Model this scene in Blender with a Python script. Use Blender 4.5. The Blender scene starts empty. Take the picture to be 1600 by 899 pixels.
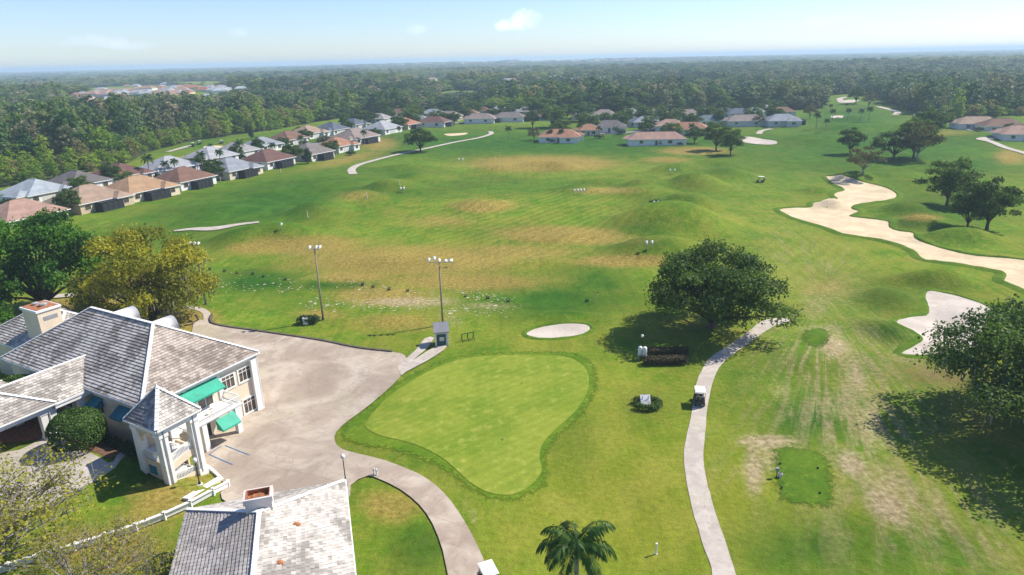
import bpy, bmesh, math, random
import numpy as np
from mathutils import Vector, Matrix
from mathutils.geometry import delaunay_2d_cdt

# ------------------------------------------------------------------ camera, sky, sun, exposure
scene = bpy.context.scene
F, CAM_H, CX, CY = 1040.0, 40.0, 800.0, 449.5
ROLL = math.radians(1.3)
PITCH = math.atan((449.5 - 92) / F)
cp, sp, cr, sr = math.cos(PITCH), math.sin(PITCH), math.cos(ROLL), math.sin(ROLL)
FW = np.array([0, cp, -sp]); U0 = np.array([0, sp, cp]); R0 = np.array([1.0, 0, 0])
RV = R0 * cr - U0 * sr; UV = U0 * cr + R0 * sr
CAM = np.array([0, 0, CAM_H])
cd = bpy.data.cameras.new('camera'); cam = bpy.data.objects.new('camera', cd)
scene.collection.objects.link(cam)
cd.sensor_width = 36; cd.lens = F / 1600 * 36; cd.clip_start = 0.5; cd.clip_end = 60000
m = Matrix(((RV[0], UV[0], -FW[0], 0), (RV[1], UV[1], -FW[1], 0), (RV[2], UV[2], -FW[2], CAM_H), (0, 0, 0, 1)))
cam.matrix_world = m
scene.camera = cam

SUN_EL = math.radians(47); SUN_AZ = (0.93, 0.37)
n_ = math.hypot(*SUN_AZ)
SUN = Vector((SUN_AZ[0] / n_ * math.cos(SUN_EL), SUN_AZ[1] / n_ * math.cos(SUN_EL), math.sin(SUN_EL)))
ld = bpy.data.lights.new('sun', 'SUN'); ld.energy = 5.0; ld.angle = math.radians(0.53); ld.color = (1, .935, .82)
lo = bpy.data.objects.new('sun', ld); scene.collection.objects.link(lo)
lo.rotation_euler = SUN.to_track_quat('Z', 'Y').to_euler(); lo.location = (0, 0, 300)

w = bpy.data.worlds.new('World'); scene.world = w; w.use_nodes = True
nt = w.node_tree; N = nt.nodes; L = nt.links
bg = N['Background']; bg.inputs['Strength'].default_value = 0.10
sky = N.new('ShaderNodeTexSky'); sky.sky_type = 'NISHITA'; sky.sun_disc = False
sky.sun_elevation = SUN_EL; sky.sun_rotation = math.atan2(SUN.x, SUN.y)
sky.altitude = 50; sky.air_density = 1.0; sky.dust_density = 0.25; sky.ozone_density = 2.0
# a few small fair weather clouds, by direction
tc = N.new('ShaderNodeTexCoord')
col = sky.outputs[0]
def pray(x, y):
    return FW * F + RV * (x - CX) - UV * (y - CY)
cn = N.new('ShaderNodeTexNoise'); cn.inputs['Scale'].default_value = 34; cn.inputs['Detail'].default_value = 7; cn.inputs['Roughness'].default_value = .62
L.new(tc.outputs['Generated'], cn.inputs['Vector'])
for (px, py, rx, ry, amt) in [(820, 31, .030, .017, 1.0), (805, 40, .034, .011, .85), (150, 65, .05, .011, .22), (198, 71, .04, .008, .16), (1287, 33, .03, .010, .30), (1325, 26, .02, .008, .22), (1525, 43, .014, .008, .28), (648, 47, .02, .009, .22), (372, 52, .02, .008, .16)]:
    d = pray(px, py); d = d / np.linalg.norm(d)
    right = np.cross(d, [0, 0, 1]); right /= np.linalg.norm(right); up = np.cross(right, d)
    acc = None
    for axis, r in ((right, rx), (up, ry)):
        dp = N.new('ShaderNodeVectorMath'); dp.operation = 'DOT_PRODUCT'; L.new(tc.outputs['Generated'], dp.inputs[0]); dp.inputs[1].default_value = tuple(axis / r)
        sq = N.new('ShaderNodeMath'); sq.operation = 'MULTIPLY'; L.new(dp.outputs['Value'], sq.inputs[0]); L.new(dp.outputs['Value'], sq.inputs[1])
        if acc is None: acc = sq.outputs[0]
        else:
            ad = N.new('ShaderNodeMath'); ad.operation = 'ADD'; L.new(acc, ad.inputs[0]); L.new(sq.outputs[0], ad.inputs[1]); acc = ad.outputs[0]
    fwd = N.new('ShaderNodeVectorMath'); fwd.operation = 'DOT_PRODUCT'; L.new(tc.outputs['Generated'], fwd.inputs[0]); fwd.inputs[1].default_value = tuple(d)
    gt = N.new('ShaderNodeMath'); gt.operation = 'GREATER_THAN'; L.new(fwd.outputs['Value'], gt.inputs[0]); gt.inputs[1].default_value = 0.5
    mm = N.new('ShaderNodeMath'); mm.operation = 'MULTIPLY_ADD'; L.new(cn.outputs['Fac'], mm.inputs[0]); mm.inputs[1].default_value = 2.6; mm.inputs[2].default_value = -.62
    sb = N.new('ShaderNodeMath'); sb.operation = 'SUBTRACT'; L.new(mm.outputs[0], sb.inputs[0]); L.new(acc, sb.inputs[1])
    mr = N.new('ShaderNodeMapRange'); mr.interpolation_type = 'SMOOTHSTEP'; L.new(sb.outputs[0], mr.inputs['Value'])
    mr.inputs['From Min'].default_value = -.1; mr.inputs['From Max'].default_value = 1.0; mr.inputs['To Max'].default_value = amt
    mg = N.new('ShaderNodeMath'); mg.operation = 'MULTIPLY'; L.new(mr.outputs[0], mg.inputs[0]); L.new(gt.outputs[0], mg.inputs[1])
    mx = N.new('ShaderNodeMix'); mx.data_type = 'RGBA'; L.new(mg.outputs[0], mx.inputs['Factor']); L.new(col, mx.inputs['A']); mx.inputs['B'].default_value = (9.5, 9.6, 9.8, 1)
    col = mx.outputs['Result']
tn = N.new('ShaderNodeMix'); tn.data_type = 'RGBA'; tn.blend_type = 'MULTIPLY'; tn.inputs['Factor'].default_value = 1; L.new(col, tn.inputs['A']); tn.inputs['B'].default_value = (.86, .97, 1.24, 1)
L.new(tn.outputs['Result'], bg.inputs['Color'])

vs = scene.view_settings
scene.display_settings.display_device = 'sRGB'
vs.view_transform = 'Standard'; vs.look = 'None'; vs.exposure = 0.52; vs.gamma = 1.0; vs.use_curve_mapping = False
cy = scene.cycles
cy.use_denoising = True
cy.max_bounces = 6; cy.diffuse_bounces = 2; cy.glossy_bounces = 2; cy.transmission_bounces = 4; cy.transparent_max_bounces = 8; cy.volume_bounces = 1
cy.use_adaptive_sampling = True; cy.adaptive_threshold = 0.015

# ------------------------------------------------------------------ helpers
COL = scene.collection
rng = np.random.default_rng(7)
random.seed(5)

def pray_hit(x, y, z=0.0):
    d = pray(x, y); t = (z - CAM_H) / d[2]
    return CAM + d * t
def project(P):
    P = np.asarray(P, float) - CAM
    wq = P @ FW
    wq = np.where(np.abs(wq) < 1e-6, 1e-6, wq)
    return CX + F * (P @ RV) / wq, CY - F * (P @ UV) / wq, wq
def sm(t):
    t = np.clip(t, 0, 1); return t * t * (3 - 2 * t)

# clubhouse frame
TH = math.radians(61)
AX = np.array([math.cos(TH), math.sin(TH)]); BX = np.array([-AX[1], AX[0]]); AO = np.array([-38.8, 61.7])
def club_local(x, y):
    dx, dy = x - AO[0], y - AO[1]
    return dx * AX[0] + dy * AX[1], dx * BX[0] + dy * BX[1]
def club_world(lx, ly):
    return AO + AX * lx + BX * ly

MOUNDS = []
def add_mound(px, py, rx, ry, hgt, rot=0.0):
    c = pray_hit(px, py); s = (c[1] + 1) and 1
    l = pray_hit(px - rx, py); r = pray_hit(px + rx, py); u = pray_hit(px, py - ry); dn = pray_hit(px, py + ry)
    sx = np.linalg.norm(r - l) / 2; sy = np.linalg.norm(u - dn) / 2
    MOUNDS.append((c[0], c[1], sx, sy, hgt * (1.75 if hgt > 0 and py < 400 else 1), math.cos(rot), math.sin(rot)))
# driving range and fairway mounds: pixel centre, pixel radii, height in metres
for a in [(1030, 395, 75, 13, 2.0), (1045, 352, 85, 14, 3.2), (1075, 322, 45, 9, 2.0), (1010, 305, 45, 8, 1.4), (1085, 290, 40, 7, 2.2), (1120, 262, 45, 6, 2.0), (1060, 268, 40, 6, 1.6),
          (1140, 275, 35, 6, 1.5), (560, 318, 50, 9, 2.2), (500, 335, 45, 10, 2.0), (610, 298, 40, 7, 2.0), (445, 372, 50, 8, 2.0), (370, 380, 40, 8, 1.6), (650, 282, 35, 6, 1.5), (520, 292, 50, 7, .9), (330, 330, 70, 8, .9), (430, 300, 60, 7, .8),
          (845, 258, 45, 5, 1.3), (770, 262, 30, 4, .8), (900, 297, 35, 5, .8), (750, 322, 45, 7, 1.2), (880, 262, 25, 4, .9), (1005, 293, 32, 5, 1.5), (940, 284, 40, 4, .7), (870, 372, 70, 8, .5), (850, 410, 90, 8, .6), (620, 405, 80, 9, .5),
          (1390, 470, 40, 14, 1.8), (1440, 440, 60, 8, 1.5), (1470, 445, 50, 7, 1.6), (1400, 525, 30, 12, 1.3), (1370, 510, 30, 10, .9), (1365, 300, 25, 4, -.5), (1420, 330, 35, 7, 1.5), (1440, 350, 35, 6, 1.3), (1500, 375, 60, 7, 1.6), (1300, 320, 22, 3, 1.1), (1280, 300, 25, 4, .8), (1330, 280, 25, 4, 1.2),
          (1290, 330, 60, 8, -.6), (1380, 355, 40, 7, -.5), (1500, 402, 60, 6, -.5), (1250, 340, 25, 5, -.3), (1480, 500, 35, 16, -.8), (870, 518, 45, 8, -.45), (870, 496, 60, 7, .8), (1380, 276, 60, 6, 1.2), (1270, 222, 60, 5, 1.6), (1320, 205, 45, 4, 1.6), (1400, 205, 40, 4, 1.4), (1340, 190, 40, 3, 1.6), (1300, 176, 25, 2.5, 1.6),
          (780, 240, 50, 4, .6), (640, 262, 40, 4, .8), (1520, 215, 60, 5, 1.0), (1480, 290, 60, 8, 1.0), (480, 225, 1, 1, 0), (300, 232, 40, 4, .8),
          (470, 440, 90, 10, .5), (560, 500, 70, 12, .4), (1230, 560, 80, 20, .35), (1275, 528, 28, 9, .35)]:
    add_mound(*a)
MD = np.array(MOUNDS)
def height(x, y):
    x = np.asarray(x, float); y = np.asarray(y, float)
    h = np.zeros(np.broadcast(x, y).shape)
    for (cx, cy_, sx, sy, hg, c, s) in MOUNDS:
        q = ((x - cx) / sx) ** 2 + ((y - cy_) / sy) ** 2
        h = h + hg * np.exp(-np.minimum(q, 40) ** 1.3 * 1.05)
    lx, ly = club_local(x, y)
    near = sm((140 - y) / 15)
    h = h + 2.4 * sm((1.5 - lx) / 5.0) * sm((ly + 3.0) / 6.0) * sm((lx + 70) / 20) * near * sm((70 - ly) / 20)
    # sunken car park by the lower facade
    h = h - 1.15 * sm((ly + 22) / 14) * sm((3.5 - ly) / 3.0) * sm((lx + 1.5) / 4) * sm((30 - lx) / 12)
    # gentle large scale roll, only far away
    h = h + 1.2 * np.sin(x / 57.0 + 1.0) * np.sin(y / 71.0) * sm((y - 160) / 120) * sm((1200 - y) / 500)
    h = h + .35 * np.sin(x / 17.0 + y / 31.) * np.sin(y / 23.0 + .7) * sm((y - 118) / 60) * sm((600 - y) / 200)
    # low rises that carry the far town, the pale field and the distant suburb
    for (cx, cy_, sx, sy, hg) in ((-470, 900, 330, 170, 11.), (-130, 1060, 160, 120, 9.), (150, 4600, 1500, 1000, 17.), (900, 1500, 700, 420, 9.), (-420, 1900, 900, 500, 7.)):
        h = h + hg * np.exp(-np.minimum(((x - cx) / sx) ** 2 + ((y - cy_) / sy) ** 2, 40)) * sm((y - 640) / 120)
    return h
def hz(x, y): return float(height(np.array([x]), np.array([y]))[0])
def G(px, py, lift=0.0):
    z = 0.0
    for _ in range(12):
        p = pray_hit(px, py, z); z = .5 * z + .5 * hz(p[0], p[1])
    p = pray_hit(px, py, z)
    return np.array([p[0], p[1], hz(p[0], p[1]) + lift])
def scale_at(p):
    d = np.asarray(p, float) - CAM
    return F / (d @ FW)

class MB:
    def __init__(s): s.v = []; s.f = []; s.m = []
    def add(s, vs_, fs_, mi=0):
        o = len(s.v); s.v.extend([tuple(map(float, q)) for q in vs_])
        for f in fs_: s.f.append(tuple(o + i for i in f)); s.m.append(mi)
        return s
    def box(s, x0, y0, z0, x1, y1, z1, mi=0, M=None):
        vs_ = [(x0, y0, z0), (x1, y0, z0), (x1, y1, z0), (x0, y1, z0), (x0, y0, z1), (x1, y0, z1), (x1, y1, z1), (x0, y1, z1)]
        if M is not None: vs_ = [tuple(M @ Vector(q)) for q in vs_]
        return s.add(vs_, [(0, 3, 2, 1), (4, 5, 6, 7), (0, 1, 5, 4), (1, 2, 6, 5), (2, 3, 7, 6), (3, 0, 4, 7)], mi)
    def beam(s, p, q, wd, ht, mi=0, up=(0, 0, 1)):
        p = Vector(p); q = Vector(q); d = (q - p).normalized(); u = Vector(up)
        sd = d.cross(u)
        if sd.length < 1e-4: sd = d.cross(Vector((1, 0, 0)))
        sd.normalize(); u = sd.cross(d)
        vs_ = []
        for e in (p, q):
            for (i, j) in ((-1, -1), (1, -1), (1, 1), (-1, 1)): vs_.append(e + sd * i * wd / 2 + u * j * ht / 2)
        return s.add(vs_, [(0, 1, 2, 3), (7, 6, 5, 4), (0, 4, 5, 1), (1, 5, 6, 2), (2, 6, 7, 3), (3, 7, 4, 0)], mi)
    def tube(s, pts, rads, n=8, mi=0, cap=True):
        pts = [Vector(p) for p in pts]; o = len(s.v); prev = None
        for i, p in enumerate(pts):
            d = (pts[min(i + 1, len(pts) - 1)] - pts[max(i - 1, 0)]).normalized()
            a = prev if prev is not None else (Vector((1, 0, 0)) if abs(d.x) < .8 else Vector((0, 1, 0)))
            a = (a - d * a.dot(d)).normalized(); b = d.cross(a); prev = a
            r = rads[i] if hasattr(rads, '__len__') else rads
            for k in range(n):
                t = 2 * math.pi * k / n; s.v.append(tuple(p + a * r * math.cos(t) + b * r * math.sin(t)))
        for i in range(len(pts) - 1):
            for k in range(n):
                k2 = (k + 1) % n
                s.f.append((o + i * n + k, o + i * n + k2, o + (i + 1) * n + k2, o + (i + 1) * n + k)); s.m.append(mi)
        if cap:
            s.f.append(tuple(o + k for k in range(n))[::-1]); s.m.append(mi)
            s.f.append(tuple(o + (len(pts) - 1) * n + k for k in range(n))); s.m.append(mi)
        return s
    def lathe(s, prof, n=14, c=(0, 0, 0), mi=0, sx=1, sy=1):
        o = len(s.v)
        for (r, z) in prof:
            for k in range(n):
                t = 2 * math.pi * k / n; s.v.append((c[0] + r * math.cos(t) * sx, c[1] + r * math.sin(t) * sy, c[2] + z))
        for i in range(len(prof) - 1):
            for k in range(n):
                k2 = (k + 1) % n; s.f.append((o + i * n + k, o + i * n + k2, o + (i + 1) * n + k2, o + (i + 1) * n + k)); s.m.append(mi)
        if prof[0][0] > 1e-3: s.f.append(tuple(o + k for k in range(n))[::-1]); s.m.append(mi)
        if prof[-1][0] > 1e-3: s.f.append(tuple(o + (len(prof) - 1) * n + k for k in range(n))); s.m.append(mi)
        return s
    def prism(s, poly, z0, z1, mi=0):
        n = len(poly)
        vs_ = [(x, y, z0) for x, y in poly] + [(x, y, z1) for x, y in poly]
        return s.add(vs_, [tuple(range(n))[::-1], tuple(range(n, 2 * n))] + [(i, (i + 1) % n, n + (i + 1) % n, n + i) for i in range(n)], mi)
    def mesh(s, name, mats, smooth=False):
        me = bpy.data.meshes.new(name); me.from_pydata(s.v, [], s.f)
        for mt in (mats if isinstance(mats, (list, tuple)) else [mats]): me.materials.append(mt)
        me.polygons.foreach_set('material_index', s.m)
        if smooth: me.polygons.foreach_set('use_smooth', [True] * len(s.f))
        me.update(); return me
    def build(s, name, mats, parent=None, smooth=False, bevel=0):
        o = bpy.data.objects.new(name, s.mesh(name, mats, smooth)); COL.objects.link(o); o.parent = parent
        if bevel:
            b = o.modifiers.new('bevel', 'BEVEL'); b.width = bevel; b.segments = 2; b.limit_method = 'ANGLE'
        return o

def tag(o, label, cat, group=None):
    o['label'] = label; o['category'] = cat
    if group: o['group'] = group
    return o
def thing(name, label, cat, loc=(0, 0, 0), rz=0.0, group=None, scl=None):
    o = bpy.data.objects.new(name, None); COL.objects.link(o); o.empty_display_size = .3
    o.location = tuple(map(float, loc)); o.rotation_euler = (0, 0, rz)
    if scl is not None: o.scale = scl if hasattr(scl, '__len__') else (scl,) * 3
    return tag(o, label, cat, group)
def dup(root, loc, rz, label, group=None, scl=None, cat=None):
    r = root.copy(); COL.objects.link(r); r.location = tuple(map(float, loc)); r.rotation_euler = (0, 0, rz); r['label'] = label
    if group: r['group'] = group
    if cat: r['category'] = cat
    if scl is not None: r.scale = scl if hasattr(scl, '__len__') else (scl,) * 3
    def rec(src, dst):
        for ch in list(src.children):
            c = ch.copy(); COL.objects.link(c); c.parent = dst; rec(ch, c)
    rec(root, r)
    return r
def mobj(name, me, parent):
    o = bpy.data.objects.new(name, me); COL.objects.link(o); o.parent = parent; return o

# ------------------------------------------------------------------ materials
def newmat(name):
    mt = bpy.data.materials.new(name); mt.use_nodes = True
    return mt, mt.node_tree.nodes, mt.node_tree.links, mt.node_tree.nodes['Principled BSDF']
def mixc(N, L, fac, a, b, mode='MIX'):
    x = N.new('ShaderNodeMix'); x.data_type = 'RGBA'; x.blend_type = mode
    for s_, v in (('Factor', fac), ('A', a), ('B', b)):
        if isinstance(v, bpy.types.NodeSocket): L.new(v, x.inputs[s_])
        elif s_ == 'Factor': x.inputs[s_].default_value = v
        else: x.inputs[s_].default_value = (*v, 1)
    return x.outputs['Result']
def noise(N, L, vec, scale, detail=4, rough=.55, dist=0):
    n = N.new('ShaderNodeTexNoise'); n.inputs['Scale'].default_value = scale; n.inputs['Detail'].default_value = detail
    n.inputs['Roughness'].default_value = rough; n.inputs['Distortion'].default_value = dist
    if vec is not None: L.new(vec, n.inputs['Vector'])
    return n.outputs['Fac']
def ramp(N, L, v, lo, hi, a=0., b=1.):
    r = N.new('ShaderNodeMapRange'); r.interpolation_type = 'SMOOTHSTEP'; L.new(v, r.inputs['Value'])
    r.inputs['From Min'].default_value = lo; r.inputs['From Max'].default_value = hi; r.inputs['To Min'].default_value = a; r.inputs['To Max'].default_value = b
    return r.outputs[0]
def mth(N, L, op, a, b=0.):
    x = N.new('ShaderNodeMath'); x.operation = op; x.use_clamp = False
    for i, v in ((0, a), (1, b)):
        if isinstance(v, bpy.types.NodeSocket): L.new(v, x.inputs[i])
        else: x.inputs[i].default_value = v
    return x.outputs[0]
def wpos(N): return N.new('ShaderNodeNewGeometry').outputs['Position']
def bump(N, L, bs, h, strength, dist):
    b = N.new('ShaderNodeBump'); b.inputs['Strength'].default_value = strength; b.inputs['Distance'].default_value = dist
    L.new(h, b.inputs['Height']); L.new(b.outputs[0], bs.inputs['Normal'])

def plain(name, c, rough=.6, var=.12, scale=1.5, metal=0., c2=None, obj=False, bmp=0.):
    mt, N, L, bs = newmat(name)
    vec = N.new('ShaderNodeTexCoord').outputs['Object'] if obj else wpos(N)
    n1 = noise(N, L, vec, scale, 6, .6); n2 = noise(N, L, vec, scale * 9, 4, .6)
    f = mth(N, L, 'ADD', mth(N, L, 'MULTIPLY', n1, .65), mth(N, L, 'MULTIPLY', n2, .35))
    f = ramp(N, L, f, .32, .68)
    dark = tuple(v * (1 - var * 1.6) for v in c) if c2 is None else c2
    lite = tuple(min(1, v * (1 + var * .6)) for v in c)
    L.new(mixc(N, L, f, dark, lite), bs.inputs['Base Color'])
    bs.inputs['Roughness'].default_value = rough; bs.inputs['Metallic'].default_value = metal
    bs.inputs['Specular IOR Level'].default_value = .3
    if bmp: bump(N, L, bs, n2, bmp, .02)
    return mt

def grass_material():
    mt, N, L, bs = newmat('grass'); P = wpos(N)
    at = N.new('ShaderNodeAttribute'); at.attribute_name = 'zone'
    sep = N.new('ShaderNodeSeparateColor'); L.new(at.outputs['Color'], sep.inputs[0])
    dry, lush, worn, wood = sep.outputs[0], sep.outputs[1], sep.outputs[2], at.outputs['Alpha']
    a2 = N.new('ShaderNodeAttribute'); a2.attribute_name = 'zone2'
    sep2 = N.new('ShaderNodeSeparateColor'); L.new(a2.outputs['Color'], sep2.inputs[0])
    stripe_m, yellow, litter = sep2.outputs[0], sep2.outputs[1], sep2.outputs[2]
    nA = noise(N, L, P, .035, 5, .6); nB = noise(N, L, P, .22, 6, .62, .4); nC = noise(N, L, P, 1.6, 5, .65); nD = noise(N, L, P, 7.5, 4, .7); nE = noise(N, L, P, .09, 5, .6, .8)
    # streaks left by mowers and carts: noise stretched along the line of play
    mp = N.new('ShaderNodeMapping'); mp.inputs['Rotation'].default_value = (0, 0, math.radians(-14)); mp.inputs['Scale'].default_value = (.9, .06, 1)
    L.new(P, mp.inputs['Vector']); nS = noise(N, L, mp.outputs[0], .9, 5, .6, .3)
    nF = noise(N, L, P, .7, 6, .68, .5)
    base = mixc(N, L, ramp(N, L, nB, .34, .66), (.072, .158, .010), (.128, .202, .015))
    base = mixc(N, L, ramp(N, L, nE, .40, .64), base, (.178, .205, .024))
    base = mixc(N, L, ramp(N, L, nF, .48, .66, 0, .75), base, (.205, .212, .034))
    base = mixc(N, L, ramp(N, L, nS, .34, .46, .3, 0), base, (.070, .140, .010))
    base = mixc(N, L, yellow, base, mixc(N, L, ramp(N, L, nB, .3, .7), (.175, .212, .016), (.255, .248, .036)))
    lushc = mixc(N, L, ramp(N, L, nB, .3, .7), (.018, .078, .008), (.042, .120, .011))
    lf = mth(N, L, 'MULTIPLY', lush, ramp(N, L, mth(N, L, 'ADD', nE, mth(N, L, 'MULTIPLY', lush, .3)), .3, .62))
    base = mixc(N, L, lf, base, lushc)
    dryc = mixc(N, L, ramp(N, L, nC, .3, .7), (.225, .158, .036), (.335, .238, .068))
    df = ramp(N, L, mth(N, L, 'ADD', mth(N, L, 'MULTIPLY', dry, .95), mth(N, L, 'MULTIPLY', mth(N, L, 'ADD', nB, nF), .42)), .45, 1.05)
    df = mth(N, L, 'MULTIPLY', mth(N, L, 'MULTIPLY', df, ramp(N, L, dry, 0, .45)), .82)
    base = mixc(N, L, df, base, dryc)
    wornc = mixc(N, L, ramp(N, L, nC, .3, .7), (.270, .205, .110), (.400, .320, .200))
    wf = ramp(N, L, mth(N, L, 'ADD', mth(N, L, 'MULTIPLY', worn, .8), mth(N, L, 'ADD', mth(N, L, 'MULTIPLY', nB, .3), mth(N, L, 'MULTIPLY', nC, .3))), .55, 1.0)
    wf = mth(N, L, 'MULTIPLY', wf, ramp(N, L, worn, 0, .25))
    base = mixc(N, L, mth(N, L, 'MULTIPLY', wf, .9), base, wornc)
    base = mixc(N, L, mth(N, L, 'MULTIPLY', litter, ramp(N, L, nC, .25, .6)), base, mixc(N, L, nD, (.10, .062, .03), (.22, .14, .07)))
    # cart tracks that fan out from the end of the path
    sx = N.new('ShaderNodeSeparateXYZ'); L.new(P, sx.inputs[0]); c0 = pray_hit(1285, 455)
    dx, dy = mth(N, L, 'SUBTRACT', sx.outputs[0], float(c0[0])), mth(N, L, 'SUBTRACT', sx.outputs[1], float(c0[1]))
    an = mth(N, L, 'ARCTAN2', dy, dx); rr = mth(N, L, 'SQRT', mth(N, L, 'ADD', mth(N, L, 'MULTIPLY', dx, dx), mth(N, L, 'MULTIPLY', dy, dy)))
    cv = N.new('ShaderNodeCombineXYZ'); L.new(mth(N, L, 'MULTIPLY', an, 26.), cv.inputs[0]); L.new(mth(N, L, 'MULTIPLY', rr, .05), cv.inputs[1])
    tk = noise(N, L, cv.outputs[0], 1.6, 5, .65, .5)
    tf = mth(N, L, 'MULTIPLY', mth(N, L, 'MULTIPLY', ramp(N, L, tk, .43, .60), ramp(N, L, nF, .3, .6, .45, 1.)), a2.outputs['Alpha'])
    base = mixc(N, L, mth(N, L, 'MULTIPLY', tf, .85), base, mixc(N, L, ramp(N, L, nC, .3, .7), (.230, .175, .085), (.340, .275, .150)))
    # mowing stripes on the range
    wv = N.new('ShaderNodeTexWave'); wv.inputs['Scale'].default_value = .11; wv.inputs['Distortion'].default_value = 1.5; wv.inputs['Detail'].default_value = 2
    mp2 = N.new('ShaderNodeMapping'); mp2.inputs['Rotation'].default_value = (0, 0, math.radians(38)); L.new(P, mp2.inputs['Vector']); L.new(mp2.outputs[0], wv.inputs['Vector'])
    st = mth(N, L, 'MULTIPLY', mth(N, L, 'SUBTRACT', wv.outputs['Fac'], .5), mth(N, L, 'MULTIPLY', stripe_m, .22))
    gain = mth(N, L, 'ADD', 1., st)
    gain = mth(N, L, 'MULTIPLY', gain, mth(N, L, 'ADD', .52, mth(N, L, 'MULTIPLY', nC, .96)))
    gain = mth(N, L, 'MULTIPLY', gain, mth(N, L, 'ADD', .45, mth(N, L, 'MULTIPLY', nD, 1.1)))
    gain = mth(N, L, 'MULTIPLY', gain, mth(N, L, 'ADD', .82, mth(N, L, 'MULTIPLY', nS, .36)))
    gain = mth(N, L, 'MULTIPLY', gain, mth(N, L, 'ADD', .58, mth(N, L, 'MULTIPLY', nA, .84)))
    cmb = N.new('ShaderNodeCombineColor')
    for i in range(3): L.new(gain, cmb.inputs[i])
    base = mixc(N, L, 1., base, cmb.outputs[0], 'MULTIPLY')
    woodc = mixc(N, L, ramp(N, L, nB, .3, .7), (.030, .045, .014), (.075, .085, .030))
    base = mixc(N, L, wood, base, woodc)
    L.new(base, bs.inputs['Base Color']); bs.inputs['Roughness'].default_value = .9; bs.inputs['Specular IOR Level'].default_value = .04
    hh = mth(N, L, 'ADD', mth(N, L, 'MULTIPLY', nD, .5), nC)
    bump(N, L, bs, hh, .6, .3)
    return mt

def turf(name, c1, c2, c3, sc=.5, stripe=0., soft=False):
    mt, N, L, bs = newmat(name); P = wpos(N)
    nA = noise(N, L, P, sc * .35, 5, .6, .6); nB = noise(N, L, P, sc * 2.2, 5, .65); nC = noise(N, L, P, 6, 4, .7)
    base = mixc(N, L, ramp(N, L, nA, .35, .65), c1, c2)
    base = mixc(N, L, ramp(N, L, nB, .52, .75), base, c3)
    gain = mth(N, L, 'MULTIPLY', mth(N, L, 'ADD', .6, mth(N, L, 'MULTIPLY', nC, .8)), mth(N, L, 'ADD', .7, mth(N, L, 'MULTIPLY', nB, .6)))
    if stripe:
        wv = N.new('ShaderNodeTexWave'); wv.inputs['Scale'].default_value = .28; wv.inputs['Distortion'].default_value = .6
        mp2 = N.new('ShaderNodeMapping'); mp2.inputs['Rotation'].default_value = (0, 0, math.radians(52)); L.new(P, mp2.inputs['Vector']); L.new(mp2.outputs[0], wv.inputs['Vector'])
        gain = mth(N, L, 'MULTIPLY', gain, mth(N, L, 'ADD', 1 - stripe / 2, mth(N, L, 'MULTIPLY', wv.outputs['Fac'], stripe)))
    cmb = N.new('ShaderNodeCombineColor')
    for i in range(3): L.new(gain, cmb.inputs[i])
    L.new(mixc(N, L, 1., base, cmb.outputs[0], 'MULTIPLY'), bs.inputs['Base Color'])
    bs.inputs['Roughness'].default_value = .9; bs.inputs['Specular IOR Level'].default_value = .05
    bump(N, L, bs, nC, .25, .12)
    if soft:   # the longer cut thins out into the rough round it
        at = N.new('ShaderNodeAttribute'); at.attribute_name = 'edge'
        nn = noise(N, L, P, 2.2, 5, .7)
        f = ramp(N, L, mth(N, L, 'ADD', at.outputs['Fac'], mth(N, L, 'MULTIPLY', mth(N, L, 'SUBTRACT', nn, .5), 2.2)), .15, .75)
        tr = N.new('ShaderNodeBsdfTransparent'); mx = N.new('ShaderNodeMixShader'); L.new(f, mx.inputs[0]); L.new(tr.outputs[0], mx.inputs[1]); L.new(bs.outputs[0], mx.inputs[2]); L.new(mx.outputs[0], N['Material Output'].inputs['Surface'])
    return mt

def concrete(name, c, stain, sc=.25, tint=None, crack=True):
    mt, N, L, bs = newmat(name); P = wpos(N)
    nA = noise(N, L, P, sc, 6, .62, .8); nB = noise(N, L, P, sc * 5, 6, .65, .3); nC = noise(N, L, P, 9, 4, .7)
    base = mixc(N, L, ramp(N, L, nA, .36, .66), stain, c)
    if tint: base = mixc(N, L, ramp(N, L, noise(N, L, P, sc * .55, 4, .6), .52, .7, 0, .7), base, tint)
    base = mixc(N, L, ramp(N, L, nB, .28, .5, .45, 0), base, tuple(v * .62 for v in stain))
    if crack:
        vo = N.new('ShaderNodeTexVoronoi'); vo.feature = 'DISTANCE_TO_EDGE'; vo.inputs['Scale'].default_value = .22
        wp = N.new('ShaderNodeVectorMath'); wp.operation = 'ADD'; nn = N.new('ShaderNodeTexNoise'); nn.inputs['Scale'].default_value = .8; nn.inputs['Detail'].default_value = 4; L.new(P, nn.inputs['Vector'])
        L.new(P, wp.inputs[0]); L.new(nn.outputs['Color'], wp.inputs[1]); L.new(wp.outputs[0], vo.inputs['Vector'])
        base = mixc(N, L, ramp(N, L, vo.outputs['Distance'], .0, .012, .32, 0), base, tuple(v * .4 for v in stain))
    base = mixc(N, L, mth(N, L, 'MULTIPLY', nC, .22), base, tuple(v * .7 for v in c))
    L.new(base, bs.inputs['Base Color']); bs.inputs['Roughness'].default_value = .8; bs.inputs['Specular IOR Level'].default_value = .2
    bump(N, L, bs, nC, .15, .02)
    return mt

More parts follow.
